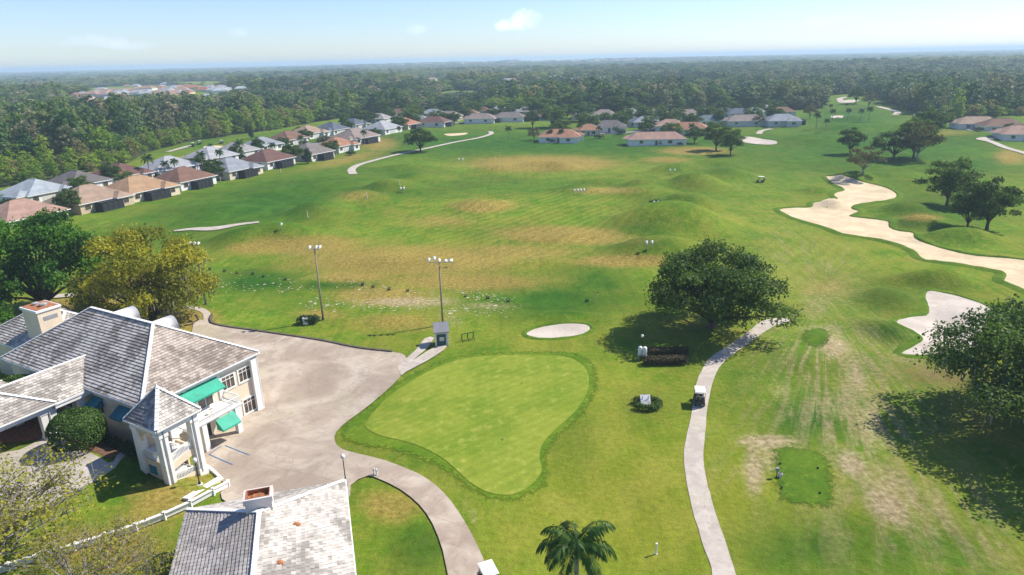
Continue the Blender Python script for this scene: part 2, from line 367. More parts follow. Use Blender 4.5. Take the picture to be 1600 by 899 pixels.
def sand(name, c, c2):
    mt, N, L, bs = newmat(name); P = wpos(N)
    nA = noise(N, L, P, .25, 6, .6, .6); nB = noise(N, L, P, 2.2, 6, .65, .5); nC = noise(N, L, P, 9, 3, .7)
    base = mixc(N, L, ramp(N, L, nA, .35, .68), c2, c); base = mixc(N, L, ramp(N, L, nB, .28, .5, .45, 0), base, tuple(v * .72 for v in c2))
    L.new(base, bs.inputs['Base Color']); bs.inputs['Roughness'].default_value = .95; bs.inputs['Specular IOR Level'].default_value = .1
    bump(N, L, bs, mth(N, L, 'ADD', nB, mth(N, L, 'MULTIPLY', nC, .4)), .5, .12)
    return mt

def leafmat(name, c1, c2, c3=None, trans=.35, rand=.5, scale=.35, stand=False):
    """leaf colours vary by clump (attribute), by tree (object random) and by noise"""
    mt, N, L, bs = newmat(name)
    at = N.new('ShaderNodeAttribute'); at.attribute_name = 'tint'
    oi = N.new('ShaderNodeObjectInfo')
    f = mth(N, L, 'ADD', mth(N, L, 'MULTIPLY', at.outputs['Fac'], 1 - rand), mth(N, L, 'MULTIPLY', oi.outputs['Random'], rand))
    base = mixc(N, L, ramp(N, L, f, .1, .9), c1, c2)
    if stand:
        sn = noise(N, L, wpos(N), .006, 4, .6)
        base = mixc(N, L, ramp(N, L, sn, .52, .66, 0, .55), base, c3)
        base = mixc(N, L, ramp(N, L, sn, .36, .47, .6, 0), base, tuple(v * .7 for v in c1))
        s2 = noise(N, L, wpos(N), .025, 3, .6)
        base = mixc(N, L, ramp(N, L, s2, .54, .68, 0, .6), base, tuple(min(.5, v * 1.5) for v in c2))
    if c3 is not None:
        base = mixc(N, L, ramp(N, L, oi.outputs['Random'], .78, .92), base, c3)
    tr = N.new('ShaderNodeBsdfTranslucent'); L.new(base, bs.inputs['Base Color'])
    L.new(mixc(N, L, .5, base, (1.0, 1.0, .25), 'MULTIPLY'), tr.inputs['Color'])
    bs.inputs['Roughness'].default_value = .6; bs.inputs['Specular IOR Level'].default_value = .25
    mx = N.new('ShaderNodeMixShader'); mx.inputs[0].default_value = trans
    L.new(bs.outputs[0], mx.inputs[1]); L.new(tr.outputs[0], mx.inputs[2])
    L.new(mx.outputs[0], N['Material Output'].inputs['Surface'])
    return mt

def tilemat(name, c_lo, c_hi, stain):
    mt, N, L, bs = newmat(name); P = wpos(N)
    at = N.new('ShaderNodeAttribute'); at.attribute_name = 'tint'
    nA = noise(N, L, P, .22, 5, .6, .7); nB = noise(N, L, P, 1.1, 5, .65); nC = noise(N, L, P, 12, 3, .7)
    f = mth(N, L, 'ADD', mth(N, L, 'MULTIPLY', at.outputs['Fac'], .5), mth(N, L, 'MULTIPLY', ramp(N, L, nA, .38, .62), .5))
    base = mixc(N, L, ramp(N, L, f, .15, .85), c_lo, c_hi)
    base = mixc(N, L, ramp(N, L, nB, .3, .52, .6, 0), base, stain)
    base = mixc(N, L, mth(N, L, 'MULTIPLY', nC, .4), base, tuple(v * .6 for v in c_lo))
    L.new(base, bs.inputs['Base Color']); bs.inputs['Roughness'].default_value = .85; bs.inputs['Specular IOR Level'].default_value = .2
    return mt

def shingle(name, c):
    mt, N, L, bs = newmat(name)
    tcn = N.new('ShaderNodeTexCoord').outputs['Object']
    n1 = noise(N, L, tcn, .35, 5, .6); n2 = noise(N, L, tcn, 4, 4, .7)
    sepn = N.new('ShaderNodeSeparateXYZ'); L.new(tcn, sepn.inputs[0])
    wv = mth(N, L, 'FRACT', mth(N, L, 'MULTIPLY', sepn.outputs['Z'], 5.5))
    base = mixc(N, L, ramp(N, L, n1, .3, .7), tuple(v * .78 for v in c), tuple(min(1, v * 1.15) for v in c))
    base = mixc(N, L, mth(N, L, 'MULTIPLY', n2, .45), base, tuple(v * .6 for v in c))
    base = mixc(N, L, ramp(N, L, wv, .0, .25, .28, 0), base, tuple(v * .45 for v in c))
    L.new(base, bs.inputs['Base Color']); bs.inputs['Roughness'].default_value = .85; bs.inputs['Specular IOR Level'].default_value = .25
    return mt

M = {}
M['grass'] = grass_material()
M['green'] = turf('putting_turf', (.150, .218, .021), (.215, .258, .032), (.275, .275, .060), .35, .09)
M['collar'] = turf('collar_turf', (.078, .152, .010), (.118, .185, .014), (.160, .205, .022), .5, soft=True)
M['tee'] = turf('tee_turf', (.060, .128, .010), (.090, .155, .013), (.140, .178, .024), .6, .04, soft=True)
M['path'] = concrete('path_concrete', (.51, .45, .385), (.40, .345, .29), .5, (.44, .40, .30))
def joints(mt):
    N, L = mt.node_tree.nodes, mt.node_tree.links; bs = N['Principled BSDF']; src = bs.inputs['Base Color'].links[0].from_socket
    mp = N.new('ShaderNodeMapping'); mp.inputs['Rotation'].default_value = (0, 0, -TH); L.new(wpos(N), mp.inputs['Vector']); sp_ = N.new('ShaderNodeSeparateXYZ'); L.new(mp.outputs[0], sp_.inputs[0]); f = None
    for i, s_ in ((0, 5.5), (1, 5.0)):
        q = mth(N, L, 'ABSOLUTE', mth(N, L, 'SUBTRACT', mth(N, L, 'FRACT', mth(N, L, 'DIVIDE', sp_.outputs[i], s_)), .5)); g_ = ramp(N, L, q, .0, .012, .45, 0); f = g_ if f is None else mth(N, L, 'MAXIMUM', f, g_)
    L.new(mixc(N, L, f, src, (.20, .16, .12)), bs.inputs['Base Color']); return mt
M['lot'] = concrete('lot_concrete', (.50, .42, .335), (.325, .255, .195), .16, (.40, .36, .245)); joints(M['lot'])
M['drive'] = concrete('drive_concrete', (.47, .43, .38), (.35, .31, .27), .2)
M['road'] = concrete('road_asphalt', (.24, .24, .25), (.17, .17, .18), .15)
M['sand'] = sand('bunker_sand', (.66, .53, .345), (.53, .415, .265))
M['sand2'] = sand('grey_bunker_sand', (.56, .49, .42), (.45, .39, .33))
M['paver'] = plain('red_paver', (.34, .14, .085), .85, .3, 2.5)
M['mulch'] = plain('mulch', (.16, .085, .05), .95, .35, 3)
M['water'] = plain('lake_water', (.16, .20, .24), .08, .1, .01)
M['water'].node_tree.nodes['Principled BSDF'].inputs['Specular IOR Level'].default_value = .8
M['bark'] = plain('bark', (.115, .085, .062), .9, .35, 2.5, bmp=.5)
M['greybark'] = plain('grey_bark', (.30, .265, .23), .9, .3, 2.5)
M['moss'] = plain('spanish_moss', (.30, .275, .20), .95, .3, 1.5)
M['white'] = plain('white_paint', (.80, .78, .74), .5, .08, .8)
M['trim'] = plain('white_trim', (.81, .79, .75), .5, .08, 1.1)
M['cream'] = plain('cream_stucco', (.75, .625, .46), .85, .08, .6)
M['tower_in'] = plain('peach_stucco', (.70, .56, .40), .85, .07, .7)
M['awning'] = plain('green_awning', (.035, .36, .235), .6, .14, .7)
M['teal'] = plain('teal_awning', (.02, .20, .24), .6, .14, .9)
M['black'] = plain('black_metal', (.018, .018, .02), .45, .2, 4)
M['darkgreen'] = plain('dark_green_door', (.03, .09, .085), .5, .15, 3)
M['grey'] = plain('grey_paint', (.30, .31, .33), .5, .1, 2)
M['galv'] = plain('galvanised', (.48, .46, .42), .45, .15, 1.5, .3)
M['wood'] = plain('weathered_pole', (.34, .27, .19), .85, .2, 3)
M['blue'] = plain('blue_line', (.10, .20, .36), .8, .3, 4)
M['linew'] = plain('pale_line', (.62, .60, .56), .8, .25, 4)
M['rust'] = plain('rusty_flue', (.42, .17, .075), .8, .35, 3)
M['chim'] = plain('chimney_stucco', (.62, .56, .52), .85, .08, 1.2)
M['seat'] = plain('cart_seat', (.42, .37, .28), .55, .1, 3, obj=True)
M['cartbody'] = plain('cart_body', (.035, .04, .045), .35, .15, 2, obj=True)
M['cartroof'] = plain('cart_roof', (.80, .775, .70), .45, .05, 2, obj=True)
M['tyre'] = plain('tyre', (.02, .02, .02), .85, .2, 6, obj=True)
M['yellow'] = plain('yellow_flag', (.72, .55, .06), .7, .1, 4)
M['screen'] = plain('pool_screen', (.030, .032, .036), .6, .3, .8)
M['shed'] = plain('shed_siding', (.70, .675, .60), .7, .08, 1.5)
M['kerb'] = plain('dark_kerb', (.12, .10, .085), .9, .3, 1.5)
def glassmat():
    mt, N, L, bs = newmat('window_glass'); P = wpos(N)
    L.new(mixc(N, L, ramp(N, L, noise(N, L, P, 1.6, 3), .35, .65), (.035, .03, .028), (.13, .095, .065)), bs.inputs['Base Color'])
    bs.inputs['Roughness'].default_value = .12; bs.inputs['Specular IOR Level'].default_value = .6
    return mt
M['glass'] = glassmat()
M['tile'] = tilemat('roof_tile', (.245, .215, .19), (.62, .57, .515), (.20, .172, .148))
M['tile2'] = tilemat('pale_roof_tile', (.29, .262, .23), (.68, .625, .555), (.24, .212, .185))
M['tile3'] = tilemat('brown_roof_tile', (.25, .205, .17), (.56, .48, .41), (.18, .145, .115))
M['leaf_dark'] = leafmat('oak_leaf', (.036, .084, .010), (.112, .188, .026), trans=.4, rand=.15)
M['leaf_mid'] = leafmat('green_oak_leaf', (.048, .105, .013), (.138, .225, .030), trans=.42, rand=.2)
M['leaf_bright'] = leafmat('bright_leaf', (.032, .105, .008), (.095, .240, .014), trans=.42, rand=.1)
M['leaf_yellow'] = leafmat('yellowing_oak_leaf', (.175, .190, .012), (.420, .390, .026), trans=.45, rand=.05)
M['leaf_brown'] = leafmat('thin_oak_leaf', (.075, .085, .022), (.165, .150, .045), trans=.35, rand=.2)
M['leaf_sparse'] = leafmat('sparse_oak_leaf', (.190, .210, .018), (.420, .390, .050), trans=.48, rand=.1)
M['forest'] = leafmat('forest_leaf', (.055, .125, .018), (.240, .310, .050), (.33, .30, .19), trans=.42, rand=.7, stand=True)
M['forest_b'] = leafmat('edge_forest_leaf', (.135, .245, .015), (.315, .410, .036), (.26, .23, .08), trans=.45, rand=.7)
M['forest_d'] = leafmat('dark_forest_leaf', (.024, .078, .022), (.110, .195, .045), (.20, .20, .10), trans=.36, rand=.7, stand=True)
M['hedge'] = leafmat('hedge_leaf', (.028, .070, .010), (.090, .160, .020), trans=.25, rand=.1)
M['hedge_b'] = leafmat('brown_hedge_leaf', (.055, .045, .020), (.120, .095, .045), trans=.2, rand=.1)
M['palm'] = leafmat('palm_leaf', (.020, .060, .010), (.070, .150, .022), trans=.3, rand=.1)
M['shrub'] = leafmat('garden_shrub_leaf', (.018, .048, .012), (.050, .100, .022), trans=.25, rand=.5)

# ------------------------------------------------------------------ terrain
def axis(segs):
    out = [segs[0][0]]
    for (s, e, d0, d1) in segs:
        x = s; 
        while x < e - 1e-6:
            t = (x - s) / (e - s); x = x + d0 * (d1 / d0) ** t
            out.append(min(x, e))
    return np.unique(np.round(np.array(out), 4))
ys = np.concatenate([axis([(-60, 30, 8, 1.5)]), axis([(30, 150, 1, 1), (150, 360, 1.2, 2.4), (360, 900, 2.5, 12), (900, 4000, 14, 120), (4000, 22000, 140, 1500)])])
xp = axis([(0, 90, 1, 1), (90, 260, 1.1, 2.5), (260, 900, 3, 14), (900, 5000, 16, 180), (5000, 20000, 200, 1500)])
xs = np.concatenate([-xp[::-1], xp]); xs = np.unique(xs); ys = np.unique(ys)
XX, YY = np.meshgrid(xs, ys)
ZZ = height(XX, YY)

# lower edge of the wooded country, in pixel columns
EDGE = np.array([(-900, 330), (-400, 312), (0, 293), (60, 286), (130, 271), (200, 255), (226, 240), (290, 223), (360, 212), (430, 203), (500, 190), (560, 181), (620, 179), (700, 175), (820, 174), (1000, 174), (1200, 172), (1262, 172), (1284, 170), (1290, 150), (1345, 146), (1372, 152), (1400, 165), (1440, 181), (1500, 185), (1560, 182), (1620, 180), (2000, 190), (2600, 215)])
OPEN = [(672, 131, 44, 7), (720, 150, 38, 9), (560, 158, 26, 3), (452, 160, 20, 3), (1000, 127, 60, 2.2), (868, 130, 12, 3), (250, 142, 130, 8), (160, 148, 40, 4), (690, 122, 30, 2), (330, 131, 60, 4), (1010, 96, 10, 1.2), (600, 124, 24, 3), (900, 97, 90, 2.0), (720, 98, 60, 1.6), (1330, 178, 1, 1)]
def wooded(x, y, jit=0):
    px, py, wq = project(np.stack([x, y, height(x, y)], -1))
    e = np.interp(px, EDGE[:, 0], EDGE[:, 1])
    ok = (wq > 10) & (py < e + jit) & (y > 120)
    for (cx, cy_, rx, ry) in OPEN: ok &= ((px - cx) / rx) ** 2 + ((py - cy_) / ry) ** 2 > 1
    ok &= ((x - 150) / 950) ** 2 + ((y - 4300) / 330) ** 2 > 1
    return ok
px_, py_, wq_ = project(np.stack([XX, YY, ZZ], -1))
vis = wq_ > 5
def blob(lst):
    out = np.zeros_like(XX)
    for q in lst:
        (cx, cy_, rx, ry) = q[:4]; s = q[4] if len(q) > 4 else 1.0; rot = math.radians(q[5]) if len(q) > 5 else 0
        dx, dy = px_ - cx, py_ - cy_
        u = (dx * math.cos(rot) + dy * math.sin(rot)) / rx; v = (-dx * math.sin(rot) + dy * math.cos(rot)) / ry
        out = np.maximum(out, s * np.exp(-np.minimum(u * u + v * v, 30)) * vis)
    return out
DRY = blob([(880, 368, 110, 15, .95, 2), (640, 408, 190, 26, .9), (480, 385, 110, 20, .75), (720, 440, 160, 18, .7), (800, 395, 150, 16, .6), (600, 462, 90, 18, .75), (555, 432, 80, 12, .7), (755, 322, 55, 12, .8), (690, 345, 80, 14, .45), (850, 256, 120, 13, .95), (950, 298, 70, 7, .6), (985, 408, 110, 11, .8), (1085, 236, 60, 7, .8), (620, 505, 90, 18, .55), (500, 492, 60, 12, .5), (400, 388, 60, 14, .6),
            (560, 305, 40, 9, .5), (540, 250, 90, 10, .5, -12), (590, 225, 40, 14, .6), (290, 500, 60, 22, .8), (140, 480, 90, 18, .9), (1290, 450, 60, 18, .4), (1340, 300, 40, 12, .5), (1500, 405, 90, 7, .8), (1440, 340, 40, 8, .6), (1580, 245, 30, 14, .7), (1480, 208, 60, 8, .4), (270, 255, 90, 6, .7, -20), (610, 790, 60, 30, .6), (700, 600, 1, 1, 0), (1040, 250, 50, 6, .6), (250, 780, 70, 35, .65), (150, 860, 120, 40, .7), (560, 310, 60, 14, .35), (230, 810, 60, 30, .5), (310, 745, 40, 18, .5)])
LUSH = blob([(400, 440, 80, 22, 1), (520, 445, 70, 9, 1), (860, 470, 130, 32, .95), (930, 440, 60, 34, .8), (470, 478, 70, 14, .4), (850, 224, 700, 30, .95), (400, 320, 260, 48, .95, -12), (1380, 230, 330, 60, .9), (780, 290, 260, 16, .6), (640, 300, 160, 14, .6), (600, 270, 120, 18, .7), (1470, 330, 120, 40, .75), (1350, 240, 200, 30, .8), (1330, 190, 120, 40, .9), (1500, 260, 120, 20, .9), (760, 395, 90, 9, .25), (1000, 370, 90, 28, .5), (1090, 300, 80, 26, .45), (1150, 260, 120, 22, .6), (1400, 460, 90, 30, .5), (1400, 520, 60, 20, .7), (1330, 570, 50, 20, .3), (1265, 655, 90, 45, .95), (1260, 860, 130, 50, .7), (1480, 850, 90, 40, .5), (1230, 570, 70, 45, .6), (1160, 600, 40, 40, .4), (1330, 870, 200, 60, .5), (1430, 660, 60, 40, .5), (1290, 575, 40, 30, .5), (660, 860, 60, 50, .8), (220, 740, 60, 22, 1), (650, 700, 120, 26, .35, 30), (600, 640, 90, 16, .3, -32), (1060, 560, 50, 20, .5), (60, 850, 60, 40, .4), (320, 222, 90, 12, .7), (900, 690, 30, 60, .3)])
WORN = blob([(1330, 620, 60, 90, .5, -12), (1400, 770, 130, 60, .6, 30), (1210, 715, 70, 40, .6), (1270, 480, 50, 40, .5), (1180, 790, 30, 60, .45), (1480, 700, 60, 60, .3), (1200, 690, 60, 14, .95), (1178, 735, 20, 60, .9), (1300, 540, 45, 26, .85, 30), (1340, 590, 22, 60, .75, -14), (1360, 660, 26, 70, .7, -12), (1330, 725, 40, 26, .9, 35), (1385, 790, 70, 34, .9, 40), (1400, 815, 34, 20, .6), (1290, 470, 34, 30, .4), (1290, 515, 60, 14, .6), (1220, 610, 40, 30, .45), (640, 472, 110, 12, .75), (760, 478, 90, 9, .6), (705, 500, 40, 20, .5), (690, 530, 20, 10, .7), (1195, 505, 30, 8, .6), (735, 800, 14, 40, .6, -20), (1570, 430, 30, 6, .5), (905, 612, 12, 20, 0), (1460, 830, 30, 40, .5, -30), (1420, 560, 60, 14, .6), (300, 772, 60, 10, .5, -30), (90, 700, 80, 20, .5)])
YEL = blob([(1000, 800, 260, 170, .95), (980, 640, 130, 90, .55), (1010, 720, 90, 110, .6), (1120, 850, 40, 90, .4), (1230, 440, 180, 60, .4), (620, 800, 60, 60, .3), (960, 590, 40, 50, .6), (780, 520, 300, 25, .35), (1350, 430, 120, 30, .4), (1100, 370, 60, 30, .35), (800, 850, 80, 60, .7)])
LIT = blob([(1470, 588, 100, 20, .9, 8), (80, 500, 120, 22, .9), (100, 700, 140, 20, .4), (1540, 640, 70, 40, .4), (1010, 632, 30, 16, .55), (150, 870, 150, 40, .45), (250, 480, 40, 14, .4), (1100, 505, 70, 16, .35)])
TRK = blob([(1300, 560, 110, 70, 1.), (1340, 650, 130, 90, 1.), (1420, 790, 150, 90, .9), (1250, 640, 90, 60, .6), (1290, 450, 60, 60, .8), (1200, 720, 80, 60, .6), (1500, 850, 120, 60, .7), (1230, 400, 60, 60, .5)])
STR = blob([(820, 340, 260, 75, 1.), (1250, 400, 140, 60, .5), (520, 330, 200, 40, .5)])
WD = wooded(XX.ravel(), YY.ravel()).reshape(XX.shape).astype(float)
# towns and fields far off stay light
DRY = np.maximum(DRY, .7 * np.exp(-np.minimum(((px_ - 672) / 42) ** 2 + ((py_ - 132) / 6) ** 2, 30)) * vis)
ny, nx = XX.shape
verts = np.stack([XX, YY, ZZ], -1).reshape(-1, 3)
ii = np.arange(ny * nx).reshape(ny, nx)
quads = np.stack([ii[:-1, :-1], ii[:-1, 1:], ii[1:, 1:], ii[1:, :-1]], -1).reshape(-1, 4)
def np_mesh(name, verts, quads, smooth=False):
    me = bpy.data.meshes.new(name); k = quads.shape[1]
    me.vertices.add(len(verts)); me.vertices.foreach_set('co', np.ascontiguousarray(verts, np.float32).ravel())
    me.loops.add(quads.size); me.loops.foreach_set('vertex_index', np.ascontiguousarray(quads, np.int32).ravel())
    me.polygons.add(len(quads)); me.polygons.foreach_set('loop_start', np.arange(0, quads.size, k, dtype=np.int32))
    me.polygons.foreach_set('use_smooth', np.full(len(quads), smooth))
    me.update(calc_edges=True); return me
def pt_color(me, name, arr):
    at = me.attributes.new(name, 'FLOAT_COLOR', 'POINT'); at.data.foreach_set('color', np.ascontiguousarray(arr, np.float32).ravel())
gm = np_mesh('ground', verts, quads, True)
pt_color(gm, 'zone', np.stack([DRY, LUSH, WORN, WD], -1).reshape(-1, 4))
pt_color(gm, 'zone2', np.stack([STR, YEL, LIT, TRK], -1).reshape(-1, 4))
gm.materials.append(M['grass'])
go = bpy.data.objects.new('ground', gm); COL.objects.link(go); go['kind'] = 'structure'

# ------------------------------------------------------------------ sheets laid on the ground
def smooth_loop(pts, n=5, closed=True):
    P = np.array(pts, float); k = len(P); out = []
    rngk = range(k) if closed else range(k - 1)
    for i in rngk:
        if closed: p0, p1, p2, p3 = P[i - 1], P[i], P[(i + 1) % k], P[(i + 2) % k]
        else: p0, p1, p2, p3 = P[max(i - 1, 0)], P[i], P[i + 1], P[min(i + 2, k - 1)]
        for t in np.arange(n) / n:
            out.append(.5 * ((2 * p1) + (-p0 + p2) * t + (2 * p0 - 5 * p1 + 4 * p2 - p3) * t * t + (-p0 + 3 * p1 - 3 * p2 + p3) * t ** 3))
    if not closed: out.append(P[-1])
    return np.array(out)
def inside(poly, x, y):
    c = np.zeros(x.shape, bool); n = len(poly); j = n - 1
    for i in range(n):
        xi, yi = poly[i]; xj, yj = poly[j]
        if abs(yj - yi) > 1e-12:
            c ^= ((yi > y) != (yj > y)) & (x < (xj - xi) * (y - yi) / (yj - yi) + xi)
        j = i
    return c
def sheet(name, pts2, dz, mat, step=1.0, smooth=4, rough=0.0, kind='structure', zfun=None, fade=0.0):
    P = np.array(pts2, float)
    if smooth: P = smooth_loop(P, smooth)
    # even spacing along the rim
    Q = []
    for i in range(len(P)):
        p, q = P[i], P[(i + 1) % len(P)]; n = max(1, int(np.linalg.norm(q - p) / step))
        for t in range(n): Q.append(p + (q - p) * t / n)
    Q = np.array(Q)
    if rough:
        d = np.roll(Q, -1, 0) - np.roll(Q, 1, 0); nr = np.stack([d[:, 1], -d[:, 0]], 1); nr /= (np.linalg.norm(nr, axis=1, keepdims=True) + 1e-9)
        Q = Q + nr * (rng.normal(0, rough, len(Q)))[:, None]
    x0, y0 = Q.min(0); x1, y1 = Q.max(0)
    gx, gy = np.meshgrid(np.arange(x0 + step / 2, x1, step), np.arange(y0 + step / 2, y1, step))
    gx = gx.ravel() + rng.uniform(-.1, .1, gx.size) * step; gy = gy.ravel() + rng.uniform(-.1, .1, gy.size) * step
    ok = inside(Q, gx, gy)
    I = np.stack([gx[ok], gy[ok]], 1)
    if len(I):
        keep = np.ones(len(I), bool)
        for k0 in range(0, len(I), 2000):
            dd = np.min(((I[k0:k0 + 2000, None, :] - Q[None]) ** 2).sum(-1), 1); keep[k0:k0 + 2000] = dd > (step * .35) ** 2
        I = I[keep]
    V = [Vector(q) for q in Q] + [Vector(q) for q in I]
    nq = len(Q)
    r = delaunay_2d_cdt(V, [(i, (i + 1) % nq) for i in range(nq)], [], 1, 1e-5)
    v2 = np.array([(v.x, v.y) for v in r[0]])
    z = (height(v2[:, 0], v2[:, 1]) if zfun is None else zfun(v2[:, 0], v2[:, 1])) + dz
    me = bpy.data.meshes.new(name)
    me.from_pydata(np.column_stack([v2, z]).tolist(), [], [tuple(f) for f in r[2]])
    if fade:
        ed = np.full(len(v2), 9.0)
        for k0 in range(0, len(v2), 1500): ed[k0:k0 + 1500] = np.sqrt(((v2[k0:k0 + 1500, None, :] - Q[None]) ** 2).sum(-1)).min(1)
        at = me.attributes.new('edge', 'FLOAT', 'POINT'); at.data.foreach_set('value', np.clip(ed / fade, 0, 1).astype(np.float32))
    me.materials.append(mat)
    me.update()
    if len(me.polygons) and me.polygons[0].normal.z < 0: me.flip_normals()
    me.polygons.foreach_set('use_smooth', [True] * len(me.polygons))
    o = bpy.data.objects.new(name, me); COL.objects.link(o)
    if kind: o['kind'] = kind
    return o
def gp(pts): return [tuple(G(x, y)[:2]) for x, y in pts]
def ribbon(pts2, width):
    P = smooth_loop(pts2, 6, False); d = np.gradient(P, axis=0); n = np.stack([-d[:, 1], d[:, 0]], 1); n /= np.linalg.norm(n, axis=1, keepdims=True)
    wv_ = np.asarray(width, float)
    if wv_.ndim: wv_ = np.interp(np.linspace(0, 1, len(P)), np.linspace(0, 1, len(wv_)), wv_)[:, None]
    return np.concatenate([P + n * wv_ / 2, (P - n * wv_ / 2)[::-1]])

# putting green
collar = [(526, 681), (543, 657), (580, 625), (630, 592), (690, 562), (760, 550), (860, 548), (908, 553), (935, 575), (936, 612), (914, 650), (880, 684), (861, 712), (862, 745), (845, 770), (805, 786), (755, 781), (715, 757), (688, 737), (640, 714), (580, 701), (540, 693)]
green = [(572, 661), (600, 627), (640, 598), (700, 568), (760, 557), (850, 556), (890, 560), (916, 578), (919, 608), (902, 640), (868, 672), (848, 694), (843, 716), (846, 738), (828, 760), (800, 774), (765, 771), (735, 755), (713, 735), (690, 716), (650, 696), (600, 683), (577, 673)]
sheet('green_collar', gp(collar), .045, M['collar'], .6, 4, .12, fade=1.3)
sheet('putting_green', gp(green), .085, M['green'], 1.2, 4)
# tees
sheet('tee_box', gp([(1205, 700), (1240, 697), (1290, 708), (1306, 735), (1308, 790), (1290, 797), (1215, 785), (1206, 750)]), .06, M['tee'], .4, 3, .1, fade=1.4)
sheet('tee_box', gp([(1252, 517), (1275, 511), (1298, 518), (1300, 535), (1285, 545), (1262, 542), (1250, 530)]), .06, M['tee'], .4, 3, .1, fade=1.4)
# car park and the drives that leave it
lot = [(328, 507), (360, 513), (420, 521), (500, 533), (560, 545), (612, 551), (632, 556), (634, 566), (626, 574), (630, 584), (612, 604), (580, 632), (545, 658), (526, 676), (523, 690), (534, 703), (566, 712), (605, 722), (650, 740), (680, 759), (705, 785), (728, 820), (748, 858), (768, 905), (790, 960), (722, 960), (700, 900), (692, 862), (676, 820), (655, 790), (625, 766), (590, 749), (572, 746), (548, 760), (538, 790), (440, 800), (360, 790), (345, 772), (352, 758), (330, 737), (318, 725), (300, 660), (360, 600), (330, 560), (300, 520), (310, 500)]
sheet('parking_lot', gp(lot), .13, M['lot'], 1.0, 2)
sheet('cart_path', gp([(1095, 960), (1113, 899), (1100, 857), (1081, 793), (1070, 733), (1070, 697), (1081, 644), (1088, 601), (1095, 582), (1109, 560), (1136, 542), (1168, 520), (1188, 504), (1208, 498), (1232, 499), (1233, 504), (1212, 509), (1188, 524), (1160, 544), (1133, 564), (1118, 586), (1107, 626), (1102, 676), (1099, 715), (1104, 750), (1115, 793), (1132, 843), (1150, 899), (1165, 960)]), .05, M['path'], .9, 4, .015)
sheet('cart_path', gp([(300, 528), (312, 512), (318, 500), (316, 490), (304, 484), (286, 482), (286, 479), (308, 480), (324, 485), (331, 495), (328, 507), (340, 520)]), .045, M['path'], .9, 3)
sheet('walkway', gp([(622, 574), (650, 548), (664, 530), (678, 529), (668, 545), (655, 556), (640, 570), (628, 583)]), .15, M['path'], .6, 2)
sheet('walkway', gp([(626, 580), (650, 562), (684, 541), (697, 541), (694, 548), (668, 565), (634, 583), (628, 588)]), .17, M['path'], .6, 2)
# distant paths
def far_path(px, width, dz=.2, name='cart_path', mat='path'):
    return sheet(name, ribbon(gp(px), width), dz, M[mat], 1.1, 0)
far_path([(552, 273), (550, 265), (565, 257), (605, 246), (655, 235), (705, 224), (748, 216), (767, 210), (766, 206)], [3.2, 3., 2.6, 2.6, 2.6, 2.6, 3.])
far_path([(272, 362), (300, 359), (335, 358), (372, 352), (405, 348)], [1.2, 2.6, 4.2, 2.6, 1.6])
far_path([(1620, 246), (1598, 239), (1570, 231), (1548, 222), (1535, 218), (1560, 216)], [3., 3., 3, 3.2, 5, 5])
far_path([(1535, 206), (1510, 202), (1488, 195)], 3.)
far_path([(1372, 167), (1388, 171), (1402, 176), (1398, 180)], 4.)
far_path([(1316, 160), (1312, 155), (1322, 152)], 5.)
far_path([(1186, 210), (1190, 205), (1205, 202)], 3.)
far_path([(60, 467), (82, 465), (104, 463), (130, 462)], 2.2)
far_path([(262, 238), (280, 233), (300, 228)], 3.)
# streets in the housing estate
far_path([(120, 308), (225, 290), (330, 266), (420, 247), (470, 232), (520, 220), (600, 205), (700, 194), (790, 188)], 6., .12, 'street', 'road')
far_path([(880, 205), (945, 209), (1000, 205), (1060, 196), (1130, 190), (1180, 186)], 6., .12, 'street', 'road')
# bunkers
sheet('bunker', gp([(822, 521), (842, 512), (880, 506), (914, 507), (923, 515), (906, 524), (870, 529), (834, 528)]), .05, M['sand2'], .8, 4, .05)
B2 = [(1290, 276), (1321, 275), (1339, 281), (1362, 288), (1385, 294), (1400, 302), (1401, 309), (1385, 314), (1362, 317), (1341, 320), (1331, 326), (1343, 331), (1328, 338), (1345, 341), (1373, 344), (1389, 347), (1391, 356), (1408, 362), (1428, 365), (1431, 373), (1460, 385), (1489, 393), (1518, 399), (1561, 403), (1600, 407), (1660, 415), (1670, 470), (1620, 462), (1580, 445), (1566, 440), (1570, 428), (1547, 422), (1504, 414), (1460, 409), (1440, 405), (1428, 393), (1402, 382), (1362, 373), (1316, 366), (1290, 356), (1258, 347), (1229, 336), (1217, 328), (1238, 325), (1267, 324), (1272, 317), (1307, 312), (1302, 304), (1319, 297), (1301, 287)]
sheet('bunker', gp(B2), .08, M['sand'], 1.4, 3, .1)
sheet('bunker', gp([(1448, 456), (1468, 457), (1500, 464), (1544, 480), (1556, 498), (1548, 520), (1536, 535), (1512, 549), (1452, 556), (1406, 553), (1438, 534), (1436, 524), (1402, 508), (1400, 502), (1412, 498), (1446, 493), (1450, 480), (1445, 467)]), .07, M['sand2'], 1., 3, .08)
sheet('bunker', gp([(1140, 212), (1158, 214), (1178, 215), (1212, 221), (1210, 226), (1186, 226), (1160, 222)]), .12, M['sand2'], 2, 3)
sheet('bunker', gp([(318, 230), (335, 228), (350, 229), (348, 232), (325, 234)]), .12, M['sand'], 2, 3)
sheet('bunker', gp([(1298, 182), (1310, 181), (1319, 182), (1316, 185), (1302, 185)]), .12, M['sand2'], 2, 3)
sheet('bunker', gp([(694, 210), (712, 209), (730, 208), (726, 211), (704, 213)]), .12, M['sand'], 2, 3)
sheet('bunker', gp([(1310, 158), (1340, 156), (1336, 160), (1314, 161)]), .12, M['sand2'], 3, 3)
